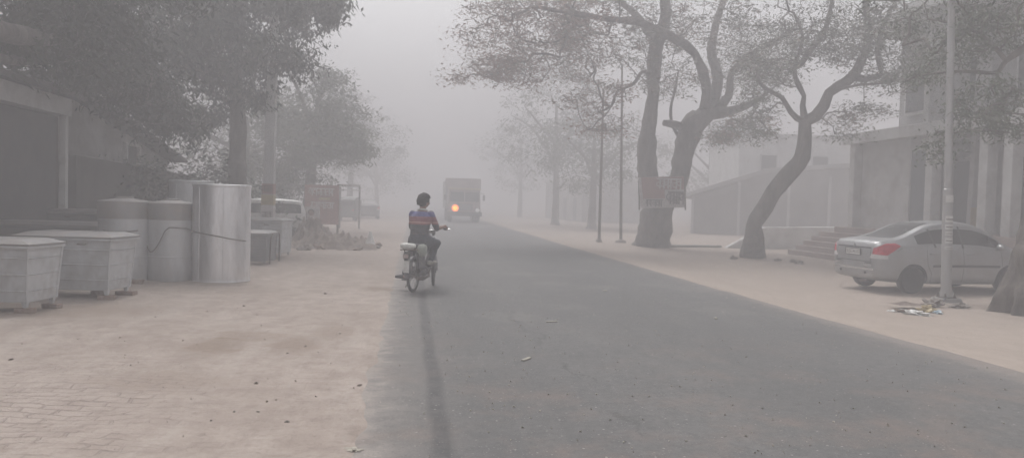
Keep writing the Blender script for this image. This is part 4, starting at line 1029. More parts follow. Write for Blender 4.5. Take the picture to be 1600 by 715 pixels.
    for f0 in gl.faces:
        if f0.index in seen: continue
        comp = [f0]; seen.add(f0.index); q = [f0]
        while q:
            f = q.pop()
            for e in f.edges:
                for g2 in e.link_faces:
                    if g2.index not in seen and g2.material_index == f0.material_index: seen.add(g2.index); q.append(g2); comp.append(g2)
        vm = {}; vs = []; fs = []
        for f in comp:
            fs.append([])
            for v in f.verts:
                if v.index not in vm: vm[v.index] = len(vs); vs.append(v.co.copy())
                fs[-1].append(vm[v.index])
        mm = bpy.data.meshes.new('w'); mm.from_pydata([tuple(v) for v in vs], [], fs); mm.materials.append(MT['glass']); mm.polygons.foreach_set('use_smooth',[True]*len(fs))
        nm = {1:'side_window',2:'rear_window',3:'windscreen'}[f0.material_index]
        ob = bpy.data.objects.new(nm, mm); COL.objects.link(ob); ob.parent = r
    gl.free()
    # wheels
    for xw in (0, wb):
        for sd_ in (-1,1):
            c = Vector((xw, sd_*(W-.10), R))
            t = MB(); prof = [(R-.105,-.08),(R-.03,-.095),(R-.008,-.075),(R,-.04),(R,.04),(R-.008,.075),(R-.03,.095),(R-.105,.08)]
            t.lathe([(a_, b_) for a_, b_ in prof]+[prof[0]], 36, ax='y'); wl = t.build('wheel', MT['black'], r, smooth='auto', loc=c)
            h_ = MB(); h_.lathe([(R-.10,-.07*sd_),(R-.10,.055*sd_),(R-.13,.06*sd_),(R-.15,.035*sd_),(.05,.05*sd_),(.045,.062*sd_),(0,.065*sd_)], 32, ax='y')
            for k in range(7):
                a_ = 2*PI*k/7; u = Vector((math.cos(a_),0,math.sin(a_))); s_ = Vector((-math.sin(a_),0,math.cos(a_)))
                h_.prism([u*.04+s_*.018+Vector((0,.045*sd_,0)), u*(R-.125)+s_*.026+Vector((0,.045*sd_,0)), u*(R-.125)-s_*.026+Vector((0,.045*sd_,0)), u*.04-s_*.018+Vector((0,.045*sd_,0))], (0,.02*sd_,0))
            h_.build('rim', MT['engine'], wl, smooth='auto')
    def proj(p, dr): 
        h_ = bvh.ray_cast(Vector(p), Vector(dr).normalized()); return h_[0], h_[1]
    def strip(pts, wdt, m_, nm, dr, off=.003, sub=10, parent=None):
        """ribbon laid on the body along the projected polyline"""
        P = []
        for a_, b_ in zip(pts, pts[1:]):
            for k in range(sub): P.append(Vector(a_).lerp(Vector(b_), k/sub))
        P.append(Vector(pts[-1])); Q = []
        for p in P:
            h_, nn = proj(p, dr)
            if h_: Q.append((h_, nn))
        if len(Q) < 2: return
        vs = []
        for i, (h_, nn) in enumerate(Q):
            t_ = (Q[min(i+1,len(Q)-1)][0]-Q[max(i-1,0)][0]).normalized(); s_ = t_.cross(nn).normalized()*wdt/2
            if nn.dot(Vector(dr)) > 0: nn = -nn
            vs += [h_+s_+nn*off, h_-s_+nn*off, h_-s_*1.05-nn*.004, h_+s_*1.05-nn*.004]
        mb = MB(); fs = []
        for i in range(len(Q)-1):
            for k in range(4): fs.append((i*4+k, i*4+(k+1)%4, (i+1)*4+(k+1)%4, (i+1)*4+k))
        mb.add(vs, fs+[(0,1,2,3),tuple(4*(len(Q)-1)+k for k in range(4))]); return mb.build(nm, MT[m_], parent or r)
    def patch(poly, m_, nm, dr, off=.012, parent=None):
        """polygon laid on the body, given in 3-D and shot along dr"""
        bm3 = bmesh.new(); vs = [bm3.verts.new(Vector(p)) for p in poly]; bm3.faces.new(vs)
        bmesh.ops.triangulate(bm3, faces=bm3.faces); bmesh.ops.subdivide_edges(bm3, edges=bm3.edges, cuts=4, use_grid_fill=True)
        bmesh.ops.triangulate(bm3, faces=bm3.faces)
        for v in bm3.verts:
            h_, nn = proj(v.co, dr)
            if h_ is None: 
                nr = bvh.find_nearest(v.co); h_, nn = nr[0], nr[1]
            if nn.dot(Vector(dr)) > 0: nn = -nn
            v.co = h_+nn*off
        ext = bmesh.ops.extrude_face_region(bm3, geom=bm3.faces[:]); 
        for e in ext['geom']:
            if isinstance(e, bmesh.types.BMVert): e.co += Vector(dr).normalized()*.03
        bmesh.ops.recalc_face_normals(bm3, faces=bm3.faces)
        mm = bpy.data.meshes.new(nm); bm3.to_mesh(mm); bm3.free(); mm.materials.append(MT[m_])
        ob = bpy.data.objects.new(nm, mm); COL.objects.link(ob); ob.parent = parent or r; return ob
    for sd_ in (-1,1):
        dr = (0,-sd_,0); Y_ = sd_*1.5
        # tail light wraps the corner
        if spec.get('tail'):
            d2 = Vector((.72,-sd_*.70,0)); 
            def cp(x, y, z): return Vector((x, sd_*y, z))-d2*.8
            T0 = spec['tail']
            patch([cp(*p) for p in T0[0]], 'red_lens', 'tail_light', d2, .012)
            patch([cp(*p) for p in T0[1]], 'clear_lens', 'reversing_light', d2, .014)
        if detail:
            s = spec
            for poly in s['seams']: strip([(x,Y_,z) for x, z in poly], .009, 'dark', 'door_seam', dr, .0015)
            strip([(x,Y_,z) for x, z in s['rub']], .05, 'dark', 'rub_strip', dr, .012)
            strip([(x,Y_,z) for x, z in s['sillline']], .022, paint, 'sill_moulding', dr, .012)
            for x, z in s['handles']:
                hnd = proj((x,Y_,z), dr)[0]
                if hnd: MB().tube([(x-.09,hnd.y,z),(x-.07,hnd.y+sd_*.03,z+.004),(x+.07,hnd.y+sd_*.03,z+.004),(x+.09,hnd.y,z)], .013, 8).build('door_handle', MT[paint], r, smooth=True)
            for x0 in s['pillars']:
                strip([(x0[0],Y_,x0[1]),(x0[2],Y_,x0[3])], .045, 'dark', 'window_pillar', dr, .002)
            # mirror
            mx, mz = s['mirror']; hy = proj((mx,Y_,mz-.06), dr)[0]
            mb = MB().blob((mx,hy.y+sd_*.13,mz+.02), (.06,.10,.07), 2, .05, 1); mb.tube([(mx+.03,hy.y,mz-.04),(mx+.01,hy.y+sd_*.08,mz-.01)], .022, 8)
            mb.build('wing_mirror', MT[paint], r, smooth=True)
    if detail:
        X_ = -2.0; dr = (1,0,0)
        strip([(X_,-.66,.50),(X_,.66,.50)], .035, 'chrome', 'bumper_moulding', dr, .010)
        strip([(X_,-.56,.955),(X_,.56,.955)], .03, 'dark', 'boot_recess', dr, .004)
        strip([(X_,-.62,.66),(X_,.62,.66)], .012, 'dark', 'bumper_seam', dr, .002)
        for sd_ in (-1,1):
            strip([(-2,sd_*.57,.96),(-2,sd_*.575,.66)], .010, 'dark', 'boot_seam', dr, .002)
            h_ = proj((-2,sd_*.42,.40), dr)[0]
            if h_: MB().lathe([(.032,0),(.032,-.012),(0,-.012)], 16, ax='x', c=(h_.x,sd_*.42,.42)).build('bumper_reflector', MT['dark'], r)
            h_ = proj((-2,sd_*.50,.60), (1,0,0))[0]
            strip([(-2,sd_*.38,.595),(-2,sd_*.62,.58)], .045, 'chrome', 'corner_guard', dr, .012)
            strip([(-2,sd_*.40,.635),(-2,sd_*.60,.625)], .02, 'dark', 'guard_shadow_gap', dr, .004)  # dark ribbon painted as the shadow over the corner guard
        # plate
        zc = .85; hx_ = min((proj((-2,0,zc-.06),dr)[0]).x, (proj((-2,0,zc+.06),dr)[0]).x)
        pl = MB().box(hx_-.016,hx_-.004,-.25,.25,zc-.065,zc+.065).build('number_plate', MT['white'], r, bevel=.003)
        pf = MB()
        for (a_,b_,c_,d_) in ((-.262,.262,zc-.075,zc-.062),(-.262,.262,zc+.062,zc+.075)): pf.box(hx_-.02,hx_-.003,a_,b_,c_,d_)
        for (a_,b_) in ((-.262,-.25),(.25,.262)): pf.box(hx_-.02,hx_-.003,a_,b_,zc-.062,zc+.062)
        pf.build('plate_frame', MT['dark'], pl)
        cu = bpy.data.curves.new('t','FONT'); cu.body = 'DL5CAU32'; cu.size = .105; cu.align_x = 'CENTER'; cu.align_y = 'CENTER'; cu.extrude = .001
        to = bpy.data.objects.new('t', cu); COL.objects.link(to); tm = evaluated(to); bpy.data.objects.remove(to)
        tm.materials.clear(); tm.materials.append(MT['ink'])
        t2 = bpy.data.objects.new('plate_number', tm); COL.objects.link(t2); t2.parent = pl
        t2.matrix_local = Matrix.Translation((hx_-.0185,0,zc)) @ Matrix.Rotation(-PI/2,4,'Z') @ Matrix.Rotation(PI/2,4,'X')
        h_ = proj((-2,0,1.0), dr)[0]
        if h_: MB().lathe([(.033,0),(.035,-.010),(.02,-.014),(0,-.014)], 20, ax='x', c=(h_.x-.002,0,1.0)).build('round_badge', MT['chrome'], r)
        MB().tube([(-.80,-.38,.25),(-.93,-.38,.24)], .024, 12).build('exhaust', MT['rust'], r)
        # front lamps, grille
        for sd_ in (-1,1): patch([(3.6,sd_*.42,.66),(3.6,sd_*.66,.62),(3.6,sd_*.66,.76),(3.6,sd_*.44,.74)], 'clear_lens', 'headlight', (-1,0,0))
        strip([(3.6,-.32,.60),(3.6,.32,.60)], .10, 'dark', 'grille', (-1,0,0), .006)
    bm.free(); return r
SEDAN.update(sw=(.02,2.18), rw=(-.30,.60), fw=(1.62,2.50),
  tail=([(-.82,.60,.83),(-.62,.80,.81),(-.46,.84,.93),(-.34,.84,1.01),(-.48,.82,1.06),(-.66,.78,1.05),(-.80,.62,.95)], [(-.83,.54,.74),(-.60,.80,.73),(-.60,.80,.805),(-.82,.58,.825)]),
  seams=[[(.30,.97),(.33,.62),(.43,.44),(.43,.25)],[(1.20,.96),(1.22,.6),(1.20,.25)],[(2.16,.93),(2.20,.6),(2.12,.25)],[(.43,.25),(2.12,.25)],[(-.40,.90),(-.28,.97)]],
  rub=[(.46,.60),(2.13,.60)], sillline=[(.40,.33),(2.0,.33)], handles=[(.46,.86),(1.38,.86)],
  pillars=[(1.20,.98,1.22,1.45),(.52,.99,.46,1.38)], mirror=(2.02,1.0))
# silver sedan across the right shoulder
gn = on_ground(1421,458); zc_ = gz(gn.x, gn.y)
hd = math.radians(4.1); left = Vector((-math.sin(hd), math.cos(hd), 0))
loc = Vector((gn.x,gn.y,0))+left*.74; loc.z = zc_-.005
MT['silver'] = mat('silver_car_paint', (.36,.366,.375), .34, .05, 2.0, .55, 0, grime=((.25,.23,.215),.5))
make_car('parked_car', 'dusty silver sedan parked nose away across the right shoulder, red tail light towards the road', 'silver', SEDAN, loc, hd)
# hatch / SUV profile for the vehicles in the fog
SUV = dict(wb=2.6, R=.34, ro=.8, fo=.8, W=.88,
  st=[(-.82,.45,1.0,.66,1.05,.60,1.06),(-.80,.34,1.05,.78,1.20,.66,1.22),(-.74,.28,1.06,.83,1.45,.68,1.47),(-.62,.26,1.06,.86,1.64,.68,1.67),(-.40,.25,1.06,.86,1.68,.68,1.72),(.2,.24,1.05,.87,1.70,.68,1.75),
      (.9,.24,1.04,.87,1.70,.68,1.76),(1.5,.24,1.03,.87,1.68,.68,1.73),(1.9,.24,1.02,.86,1.56,.69,1.60),(2.25,.24,1.02,.86,1.30,.70,1.33),(2.5,.24,1.01,.85,1.10,.72,1.13),(2.9,.25,.97,.84,1.03,.70,1.06),(3.2,.28,.88,.80,.93,.66,.95),(3.36,.36,.74,.70,.80,.58,.81),(3.4,.42,.62,.62,.66,.5,.67)],
  sw=(-.55,2.2), rw=(-.80,-.62), fw=(1.55,2.45),
  seams=[[(.5,1.03),(.55,.3)],[(1.4,1.03),(1.4,.3)],[(2.2,1.0),(2.2,.3)]], rub=[(.5,.62),(2.2,.62)], sillline=[(.4,.36),(2.2,.36)], handles=[(.7,.92),(1.55,.92)],
  pillars=[(.45,1.06,.45,1.68),(1.4,1.05,1.42,1.68)], mirror=(2.15,1.10))
q = D(468,340,27.5); make_car('parked_car', 'white car parked behind the concrete pole, left of the red hoarding', 'white_car', SUV, (q.x-.55,q.y,0), PI+.25, detail=False).scale = (.87,.87,.87)
q = D(576,337,60); make_car('parked_car', 'dark car farthest along the left verge, nearly lost in fog', 'dark_car', SEDAN, (q.x,q.y,0), PI/2+.1, detail=False)
# dark auto rickshaw
q = D(545,340,53); r = thing('auto_rickshaw', 'dark parked auto rickshaw seen from behind, beyond the rubble heap', 'auto rickshaw', (q.x,q.y,0), PI/2-.15)
b = MB(); secs = []
prof = [(-.6,.35,.55,1.0),(-.55,.3,.62,1.5),(-.3,.28,.65,1.68),(.5,.28,.65,1.72),(1.0,.3,.62,1.66),(1.35,.35,.50,1.30),(1.75,.4,.30,.85)]
vs = []
for x, z0, w_, z1 in prof: vs += [(x,-w_,z0),(x,w_,z0),(x,w_*1.0,z0+(z1-z0)*.55),(x,w_*.86,z1-.06),(x,w_*.4,z1),(x,-w_*.4,z1),(x,-w_*.86,z1-.06),(x,-w_,z0+(z1-z0)*.55)]
n = 8; b.add(vs, [(i*n+k,i*n+(k+1)%n,(i+1)*n+(k+1)%n,(i+1)*n+k) for i in range(len(prof)-1) for k in range(n)]+[tuple(range(n)),tuple(range(len(prof)*n-n,len(prof)*n))])
b.build('body', MT['green_dark'], r, bevel=.03)
MB().box(-.615,-.58,-.38,.38,1.08,1.38).build('rear_window', MT['glass'], r)
for sd_ in (-1,1):
    MB().box(-.1,.9,sd_*.655-.01,sd_*.655+.01,.8,1.45).build('side_opening', MT['dark_inside'], r)
    MB().lathe([(.2,-.05),(.23,-.03),(.23,.03),(.2,.05)], 20, ax='y', c=(-.15,sd_*.52,.23)).build('wheel', MT['black'], r)
    MB().box(-.63,-.6,sd_*.42-.06,sd_*.42+.06,.75,.84).build('tail_light', MT['red_lens'], r)
MB().lathe([(.2,-.05),(.23,-.03),(.23,.03),(.2,.05)], 20, ax='y', c=(1.55,0,.23)).build('wheel', MT['black'], r)

# ------------------------------------------------------------------ oncoming truck
q = D(725,350,57); r = thing('truck', 'oncoming goods truck in the fog with one orange lamp lit', 'truck', (q.x,q.y,.012), math.atan2(q.x,-q.y)*0)
cab = MB(); cab.hexa([(-1.2,0,.75),(1.2,0,.75),(1.2,1.9,.75),(-1.2,1.9,.75),(-1.15,.10,2.45),(1.15,.10,2.45),(1.15,1.9,2.5),(-1.15,1.9,2.5)]); cab.build('cab', MT['truck'], r, bevel=.06)
MB().hexa([(-1.08,-.02,1.55),(-.04,-.02,1.55),(-.04,.02,1.55),(-1.08,.02,1.55),(-1.04,.055,2.25),(-.04,.055,2.25),(-.04,.1,2.25),(-1.04,.1,2.25)]).build('windscreen', MT['glass'], r)
MB().hexa([(.04,-.02,1.55),(1.08,-.02,1.55),(1.08,.02,1.55),(.04,.02,1.55),(.04,.055,2.25),(1.04,.055,2.25),(1.04,.1,2.25),(.04,.1,2.25)]).build('windscreen', MT['glass'], r)
MB().box(-1.2,1.2,-.18,.12,2.42,2.56).build('visor', MT['yellow'], r, bevel=.02)
gr = MB().box(-.62,.62,-.05,.0,.92,1.38).build('grille', MT['dark'], r)
for k in range(5): MB().box(-.6,.6,-.07,-.05,.97+k*.08,1.0+k*.08).build('grille_bar', MT['chrome'], gr)
MB().box(-1.3,1.3,-.22,.02,.48,.80).build('bumper', MT['dark'], r, bevel=.03)
MB().box(-1.32,1.32,1.95,7.4,1.0,3.15).build('cargo_box', MT['truck_body'], r, bevel=.04)
MB().box(-1.36,1.36,1.9,2.02,2.55,3.32).build('headboard', MT['truck'], r, bevel=.02)
MB().box(-.9,.9,.4,7.2,.6,.98).build('chassis', MT['dark'], r)
for sx_ in (-1,1):
    MB().tube([(sx_*1.15,.05,2.2),(sx_*1.42,-.1,2.15),(sx_*1.42,-.1,1.6)], .02, 6).build('mirror_arm', MT['dark'], r)
    MB().box(sx_*1.42-.09,sx_*1.42+.09,-.14,-.09,1.65,2.05).build('mirror', MT['dark'], r, bevel=.02)
    for y in (.9,5.2,6.3):
        w_ = MB().lathe([(.3,-.13),(.47,-.14),(.51,-.1),(.51,.1),(.47,.14),(.3,.13)], 28, ax='x', c=(0,0,0)).build('wheel', MT['black'], r, smooth='auto', loc=(sx_*1.05,y,.51))
        MB().lathe([(.3,-.1*sx_),(.3,.08*sx_),(.12,.02*sx_),(.1,.1*sx_),(0,.1*sx_)], 20, ax='x').build('rim', MT['engine'], w_)
MT['lamp_lit'] = emit('lit_orange_lamp', (1,.17,.015), 5.0); MT['lamp_small'] = emit('lit_pale_lamp', (1,.42,.16), 4.5); MT['lamp_white'] = emit('lit_dim_white_lamp', (1,.97,.95), .12)
MT['lamp_bowl'] = emit('lamp_spill_glow', (1,.30,.10), .75)  # bowl made to glow itself, standing in for the lamp's spill
def lamp_(x, z, R_, m_, nm, bowl='chrome', k=1.0):
    h_ = MB().lathe([(R_*1.25*k,0),(R_*1.25*k,-.07),(R_*1.1*k,-.09),(R_*1.05,-.05),(0,-.03)], 20, ax='y', c=(x,-.03,z)).build(nm, MT[bowl], r)
    MB().lathe([(R_*1.05,-.06),(R_*.8,-.10),(0,-.12)], 20, ax='y', c=(x,-.03,z)).build('lens', MT[m_], h_, smooth=True)
zl = D(711,325,57).z; lamp_((D(711,325,57).x-q.x), zl, .16, 'lamp_lit', 'headlight', 'lamp_bowl', 1.4)
lamp_((D(709,331,57).x-q.x), D(709,331,57).z-.06, .085, 'lamp_small', 'indicator')
lamp_((D(746,329,57).x-q.x), D(746,329,57).z, .15, 'lamp_white', 'headlight')

# ------------------------------------------------------------------ moped and rider (local axes: x forward, y left, z up)
gr_ = on_ground(645,460); HD = PI/2-math.radians(19)
gr_.z = .013
mo = thing('moped', 'old moped with spoked wheels, white rear mudguard plate and bent handlebar, ridden at the road edge', 'moped', gr_, HD)
mo['label'] = 'old dark moped with spoked wheels, stopped at the left edge of the road'
WR = .29; WB = 1.16
def wheel(x, steer=0):
    t = MB().tube([(WR*.93*math.cos(a), 0, WR*.93*math.sin(a)) for a in np.linspace(0,2*PI,40,endpoint=False)], .027, 8, closed=True)
    wl = t.build('wheel', MT['black'], mo, smooth=True, loc=(x,0,WR-.0), rotz=steer)
    MB().tube([(WR*.82*math.cos(a), 0, WR*.82*math.sin(a)) for a in np.linspace(0,2*PI,36,endpoint=False)], .014, 6, closed=True, flat=1).build('rim', MT['chrome'], wl, smooth=True)
    sp = MB()
    for k in range(18):
        a = 2*PI*k/18; e = .035*(1 if k%2 else -1)
        sp.tube([(.03*math.cos(a+.6), e, .03*math.sin(a+.6)), (WR*.81*math.cos(a),0,WR*.81*math.sin(a))], .0028, 4)
    sp.build('spokes', MT['chrome'], wl)
    MB().lathe([(.03,-.055),(.055,-.05),(.055,-.03),(.03,-.025),(.03,.025),(.055,.03),(.055,.05),(.03,.055)], 16, ax='y').build('hub', MT['engine'], wl)
    return wl
wheel(0); wheel(WB, .26)
fr = MB()
fr.tube([(0,.07,.29),(.35,.09,.36),(.55,.05,.34)], .016, 8); fr.tube([(0,-.07,.29),(.35,-.09,.36),(.55,-.05,.34)], .016, 8)
fr.tube([(.55,0,.34),(.75,0,.50),(.98,0,.80)], .028, 10); fr.tube([(.40,0,.36),(.34,0,.62),(.30,0,.74)], .022, 10); fr.tube([(.30,0,.70),(.62,0,.68),(.96,0,.84)], .026, 10)
fr.build('frame', MT['paint_dark'], mo, smooth=True)
tk = MB().blob((.66,0,.74), (.21,.11,.10), 3, .03, 1); tk.build('fuel_tank', MT['paint_dark'], mo, smooth=True)
MB().blob((.30,0,.79), (.25,.12,.055), 3, .05, 1.5).build('seat', MT['dark'], mo, smooth=True)
en = MB(); en.blob((.50,0,.33), (.15,.10,.11), 2, .1, 2)
for k in range(6): en.lathe([(.085,0),(.085,.010),(.05,.011)], 16, ax='x', c=(.60+.022*k,0,.42))
en.build('engine', MT['engine'], mo, smooth='auto')
MB().tube([(.62,-.09,.33),(.45,-.13,.24),(.1,-.14,.23),(-.22,-.14,.26)], [.018,.022,.036,.030], 12).build('exhaust', MT['rust'], mo, smooth=True)
for sd_ in (-1,1): MB().hexa([(-.10,sd_*.115-.02,.42),(.26,sd_*.115-.02,.40),(.26,sd_*.115+.02,.40),(-.10,sd_*.115+.02,.42),(-.16,sd_*.11-.02,.70),(.24,sd_*.11-.02,.68),(.24,sd_*.11+.02,.68),(-.16,sd_*.11+.02,.70)]).build('side_panel', MT['paint_dark'], mo, bevel=.015)
cg = MB().box(.0,.46,.085,.10,.27,.42); cg.build('chain_guard', MT['paint_dark'], mo, bevel=.01)
hs_ = Vector((.97,0,.86)); fx = Vector((WB,0,WR))
rs = Matrix.Rotation(.10,3,'Z')
fk = MB()
for sd_ in (-1,1):
    o_ = Vector((0,sd_*.065,0)); fk.tube([hs_+rs@o_+Vector((.02,0,.05)), fx+rs@o_+Vector((-.03,0,.16)), fx+rs@o_], .019, 8)
fk.tube([hs_+Vector((0,0,-.06)), hs_+Vector((-.03,0,.12))], .026, 10); fk.build('fork', MT['chrome'], mo, smooth=True)
def fender(cx, a0, a1, m_, steer=0, w_=.055):
    mb = MB(); n = 14; vs = []
    for k in range(n+1):
        a = math.radians(a0+(a1-a0)*k/n)
        for R_, yy in ((WR+.018,-w_),(WR+.045,-w_*.5),(WR+.045,w_*.5),(WR+.018,w_),(WR+.012,w_),(WR+.038,w_*.5),(WR+.038,-w_*.5),(WR+.012,-w_)):
            vs.append(Vector((R_*math.cos(a), yy, R_*math.sin(a))))
    mb.add(vs, [(i*8+k,i*8+(k+1)%8,(i+1)*8+(k+1)%8,(i+1)*8+k) for i in range(n) for k in range(8)]+[tuple(range(8)),tuple(n*8+k for k in range(8))])
    return mb.build('mudguard', MT[m_], mo, smooth=False, loc=(cx,0,WR), rotz=steer)
fender(0, 30, 185, 'paint_dark'); ff = fender(WB, 35, 165, 'paint_dark', .26, .05)
# headlamp, handlebar, mirrors
hb_c = hs_+Vector((-.04,0,.15))
hbar = MB(); P = [Vector(p) for p in ((-.16,.32,.06),(-.10,.27,.07),(.0,.14,.08),(.03,.05,.02),(.03,-.05,.02),(.0,-.14,.08),(-.10,-.27,.07),(-.16,-.32,.06))]
hbar.tube([hb_c+rs@p for p in P], .0125, 10); hbar.build('handlebar', MT['chrome'], mo, smooth=True)
for sd_ in (0,-1):
    a, b_ = hb_c+rs@P[sd_], hb_c+rs@P[1 if sd_ == 0 else -2]
    MB().tube([a, a.lerp(b_,1.3)], .019, 10).build('grip', MT['black'], mo, smooth=True)
lv = MB().tube([hb_c+rs@Vector((-.04,-.26,.085)), hb_c+rs@Vector((-.0,-.30,.06)), hb_c+rs@Vector((-.05,-.38,.05))], .009, 6); lv.build('brake_lever', MT['chrome'], mo)
MB().blob(hb_c+rs@Vector((.10,0,-.02)), (.075,.075,.075), 2, 0, 1).build('headlight', MT['paint_dark'], mo, smooth=True)
# rack, lamp, plate
rk = MB()
for sd_ in (-1,1):
    rk.tube([(.12,sd_*.12,.74),(-.30,sd_*.13,.74),(-.34,sd_*.09,.74)], .010, 6); rk.tube([(-.02,sd_*.09,.30),(-.14,sd_*.12,.74)], .010, 6)
for x in (-.32,-.2,-.08,.04): rk.tube([(x,-.13,.742),(x,.13,.742)], .008, 6)
rk.build('rear_rack', MT['rust'], mo)
tl = MB().box(-.40,-.33,-.055,.055,.60,.68).build('tail_light', MT['dark'], mo, bevel=.01); MB().box(-.412,-.40,-.045,.045,.61,.67).build('lens', MT['truck'], tl)
MB().hexa([(-.37,-.045,.36),(-.37,.05,.36),(-.362,.05,.36),(-.362,-.045,.36),(-.35,-.045,.56),(-.35,.05,.56),(-.342,.05,.56),(-.342,-.045,.56)]).build('rear_plate', MT['white'], mo)
# pedals and crank
PR, PL = Vector((.52,-.17,.44)), Vector((.26,.24,.20))
for pd, sd_ in ((PR,-1),(PL,1)):
    MB().tube([(.47,sd_*.10,.33), pd+Vector((0,-sd_*.04,-.015))], .012, 6).build('crank', MT['engine'], mo)
    MB().box(pd.x-.045,pd.x+.045,pd.y-.04,pd.y+.05,pd.z-.03,pd.z-.008).build('pedal', MT['black'], mo, bevel=.005)
MB().tube([(.36,.10,.26),(.28,.20,.10),(.24,.22,.05)], .011, 6).build('kick_stand', MT['rust'], mo)
def wl_(p): return mo_m @ Vector(p)
mo_m = Matrix.Translation(gr_) @ Matrix.Rotation(HD,4,'Z')
def cushion(name, c, s, m_, label, cat, seed, rot=0):
    mb = MB(); n1, n2 = 28, 16; vs = []
    for j in range(n2+1):
        v = PI*(j/n2-.5)
        for i in range(n1):
            u = 2*PI*i/n1; cu_, su_ = math.cos(u), math.sin(u); cv, sv = math.cos(v), math.sin(v)
            f = lambda t, e: math.copysign(abs(t)**e, t)
            p = Vector((f(cu_,.5)*f(cv,.6)*s[0], f(su_,.5)*f(cv,.6)*s[1], f(sv,.7)*s[2]))
            p *= 1+.13*noise.noise(p*9+Vector((seed,0,0)))+.08*noise.noise(p*22); vs.append(p)
    mb.add(vs, [(j*n1+i,j*n1+(i+1)%n1,(j+1)*n1+(i+1)%n1,(j+1)*n1+i) for j in range(n2) for i in range(n1)])
    o = mb.build(name, MT[m_], smooth=True, loc=wl_(c), rotz=HD+rot); tag(o, label, cat); return o
cushion('sack', (-.16,.04,.80), (.125,.12,.050), 'sack', 'folded white sack tied on the rack behind the rider', 'sack', 1, .1)
cushion('bag', (-.04,-.17,.73), (.11,.07,.10), 'sack2', 'rounded grey cloth bag hanging on the right side of the moped rack', 'bag', 6)

def skin_obj(pts, edges, lv=2, root=0):
    """pts: {name: (pos, rx, ry)}; returns an evaluated bmesh-able mesh"""
    names = list(pts); me = bpy.data.meshes.new('sk')
    me.from_pydata([pts[k][0] for k in names], [(names.index(a), names.index(b_)) for a, b_ in edges], [])
    o = bpy.data.objects.new('sk', me); COL.objects.link(o)
    s = o.modifiers.new('skin','SKIN'); s.use_smooth_shade = True; s.branch_smoothing = .6
    for i, k in enumerate(names):
        d = me.skin_vertices[0].data[i]; d.radius = pts[k][1:]; d.use_root = (i == root)
    u = o.modifiers.new('sub','SUBSURF'); u.levels = lv; u.render_levels = lv
    m2 = evaluated(o); bpy.data.objects.remove(o); return m2
def fuse(name, meshes, mbs, voxel, m_, parent=None, smooth=1):
    bm = bmesh.new()
    for m2 in meshes: bm.from_mesh(m2)
    for mb in mbs:
        t = bpy.data.meshes.new('x'); t.from_pydata([tuple(v) for v in mb.v], [], mb.f); b3 = bmesh.new(); b3.from_mesh(t); bmesh.ops.recalc_face_normals(b3, faces=b3.faces); b3.to_mesh(t); b3.free(); bm.from_mesh(t)
    me = bpy.data.meshes.new(name); bm.to_mesh(me); bm.free()
    o = bpy.data.objects.new(name, me); COL.objects.link(o)
    rm = o.modifiers.new('r','REMESH'); rm.mode = 'VOXEL'; rm.voxel_size = voxel; rm.use_smooth_shade = True
    if smooth: s = o.modifiers.new('s','SMOOTH'); s.iterations = smooth; s.factor = .5
    m2 = evaluated(o); bpy.data.objects.remove(o)
    m2.materials.clear()
    for q in (m_ if isinstance(m_, (list,tuple)) else [m_]): m2.materials.append(q)
    m2.polygons.foreach_set('use_smooth', [True]*len(m2.polygons))
    o = bpy.data.objects.new(name, m2); COL.objects.link(o); 
    if parent: o.parent = parent
    return o
J = dict(pel=(.27,0,.90), sp1=(.29,0,1.03), sp2=(.34,0,1.17), ch=(.385,0,1.29), nk=(.43,0,1.395), nk2=(.455,-.005,1.45), hd=(.475,-.01,1.50),
  shR=(.39,-.165,1.335), shL=(.39,.165,1.335), hiR=(.30,-.10,.88), hiL=(.30,.10,.88))
gripR = hb_c+rs@Vector((-.13,-.30,.065)); gripL = hb_c+rs@Vector((-.13,.30,.065))
wrR, wrL = gripR+Vector((-.075,.015,.035)), gripL+Vector((-.075,-.01,.035))
elR, elL = Vector((.50,-.25,1.09)), Vector((.52,.23,1.10))
knR, knL = Vector((.70,-.19,.82)), Vector((.60,.23,.68))
anR, anL = PR+Vector((-.075,.0,.085)), PL+Vector((-.05,-.02,.085))
toR, toL = PR+Vector((.12,-.03,.03)), PL+Vector((.04,.17,.02))
def body_pts(g=0):
    p = dict(pel=(J['pel'],.125+g,.155+g), sp1=(J['sp1'],.10+g,.135+g), sp2=(J['sp2'],.105+g,.15+g), ch=(J['ch'],.105+g,.155+g), nk=(J['nk'],.06+g,.07+g), nk2=(J['nk2'],.052,.052), hd=(J['hd'],.055,.055))
    return p
def limb(mb_pts, rads, seg=14):
    mb = MB(); mb.tube(mb_pts, rads, seg); 
    for p, q in zip(mb_pts, rads): mb.blob(p, q*.98, 2, 0, 1)
    return mb
def mid(a, b_, t, off=(0,0,0)): return Vector(a).lerp(Vector(b_), t)+Vector(off)
V3 = Vector
def torso(g, z0=None):
    mb = MB(); secs = [(.26,.82,.11,.165),(.27,.90,.125,.165),(.285,1.00,.112,.145),(.315,1.10,.108,.150),(.345,1.20,.112,.168),(.375,1.29,.108,.180),(.40,1.345,.090,.165),(.42,1.385,.066,.10),(.435,1.42,.054,.060),(.455,1.47,.052,.054)]
    if z0 is not None: secs = [s for s in secs if z0[0] <= s[1] <= z0[1]]
    n = 24; vs = []
    for x, z, a, b_ in secs:
        for k in range(n):
            u = 2*PI*k/n; f = lambda t, e: math.copysign(abs(t)**e, t)
            vs.append((x+f(math.cos(u),.85)*(a+g), f(math.sin(u),.8)*(b_+g), z))
    mb.add(vs, [(i*n+k,i*n+(k+1)%n,(i+1)*n+(k+1)%n,(i+1)*n+k) for i in range(len(secs)-1) for k in range(n)]+[tuple(range(n))[::-1], tuple(range(len(secs)*n-n,len(secs)*n))])
    return mb
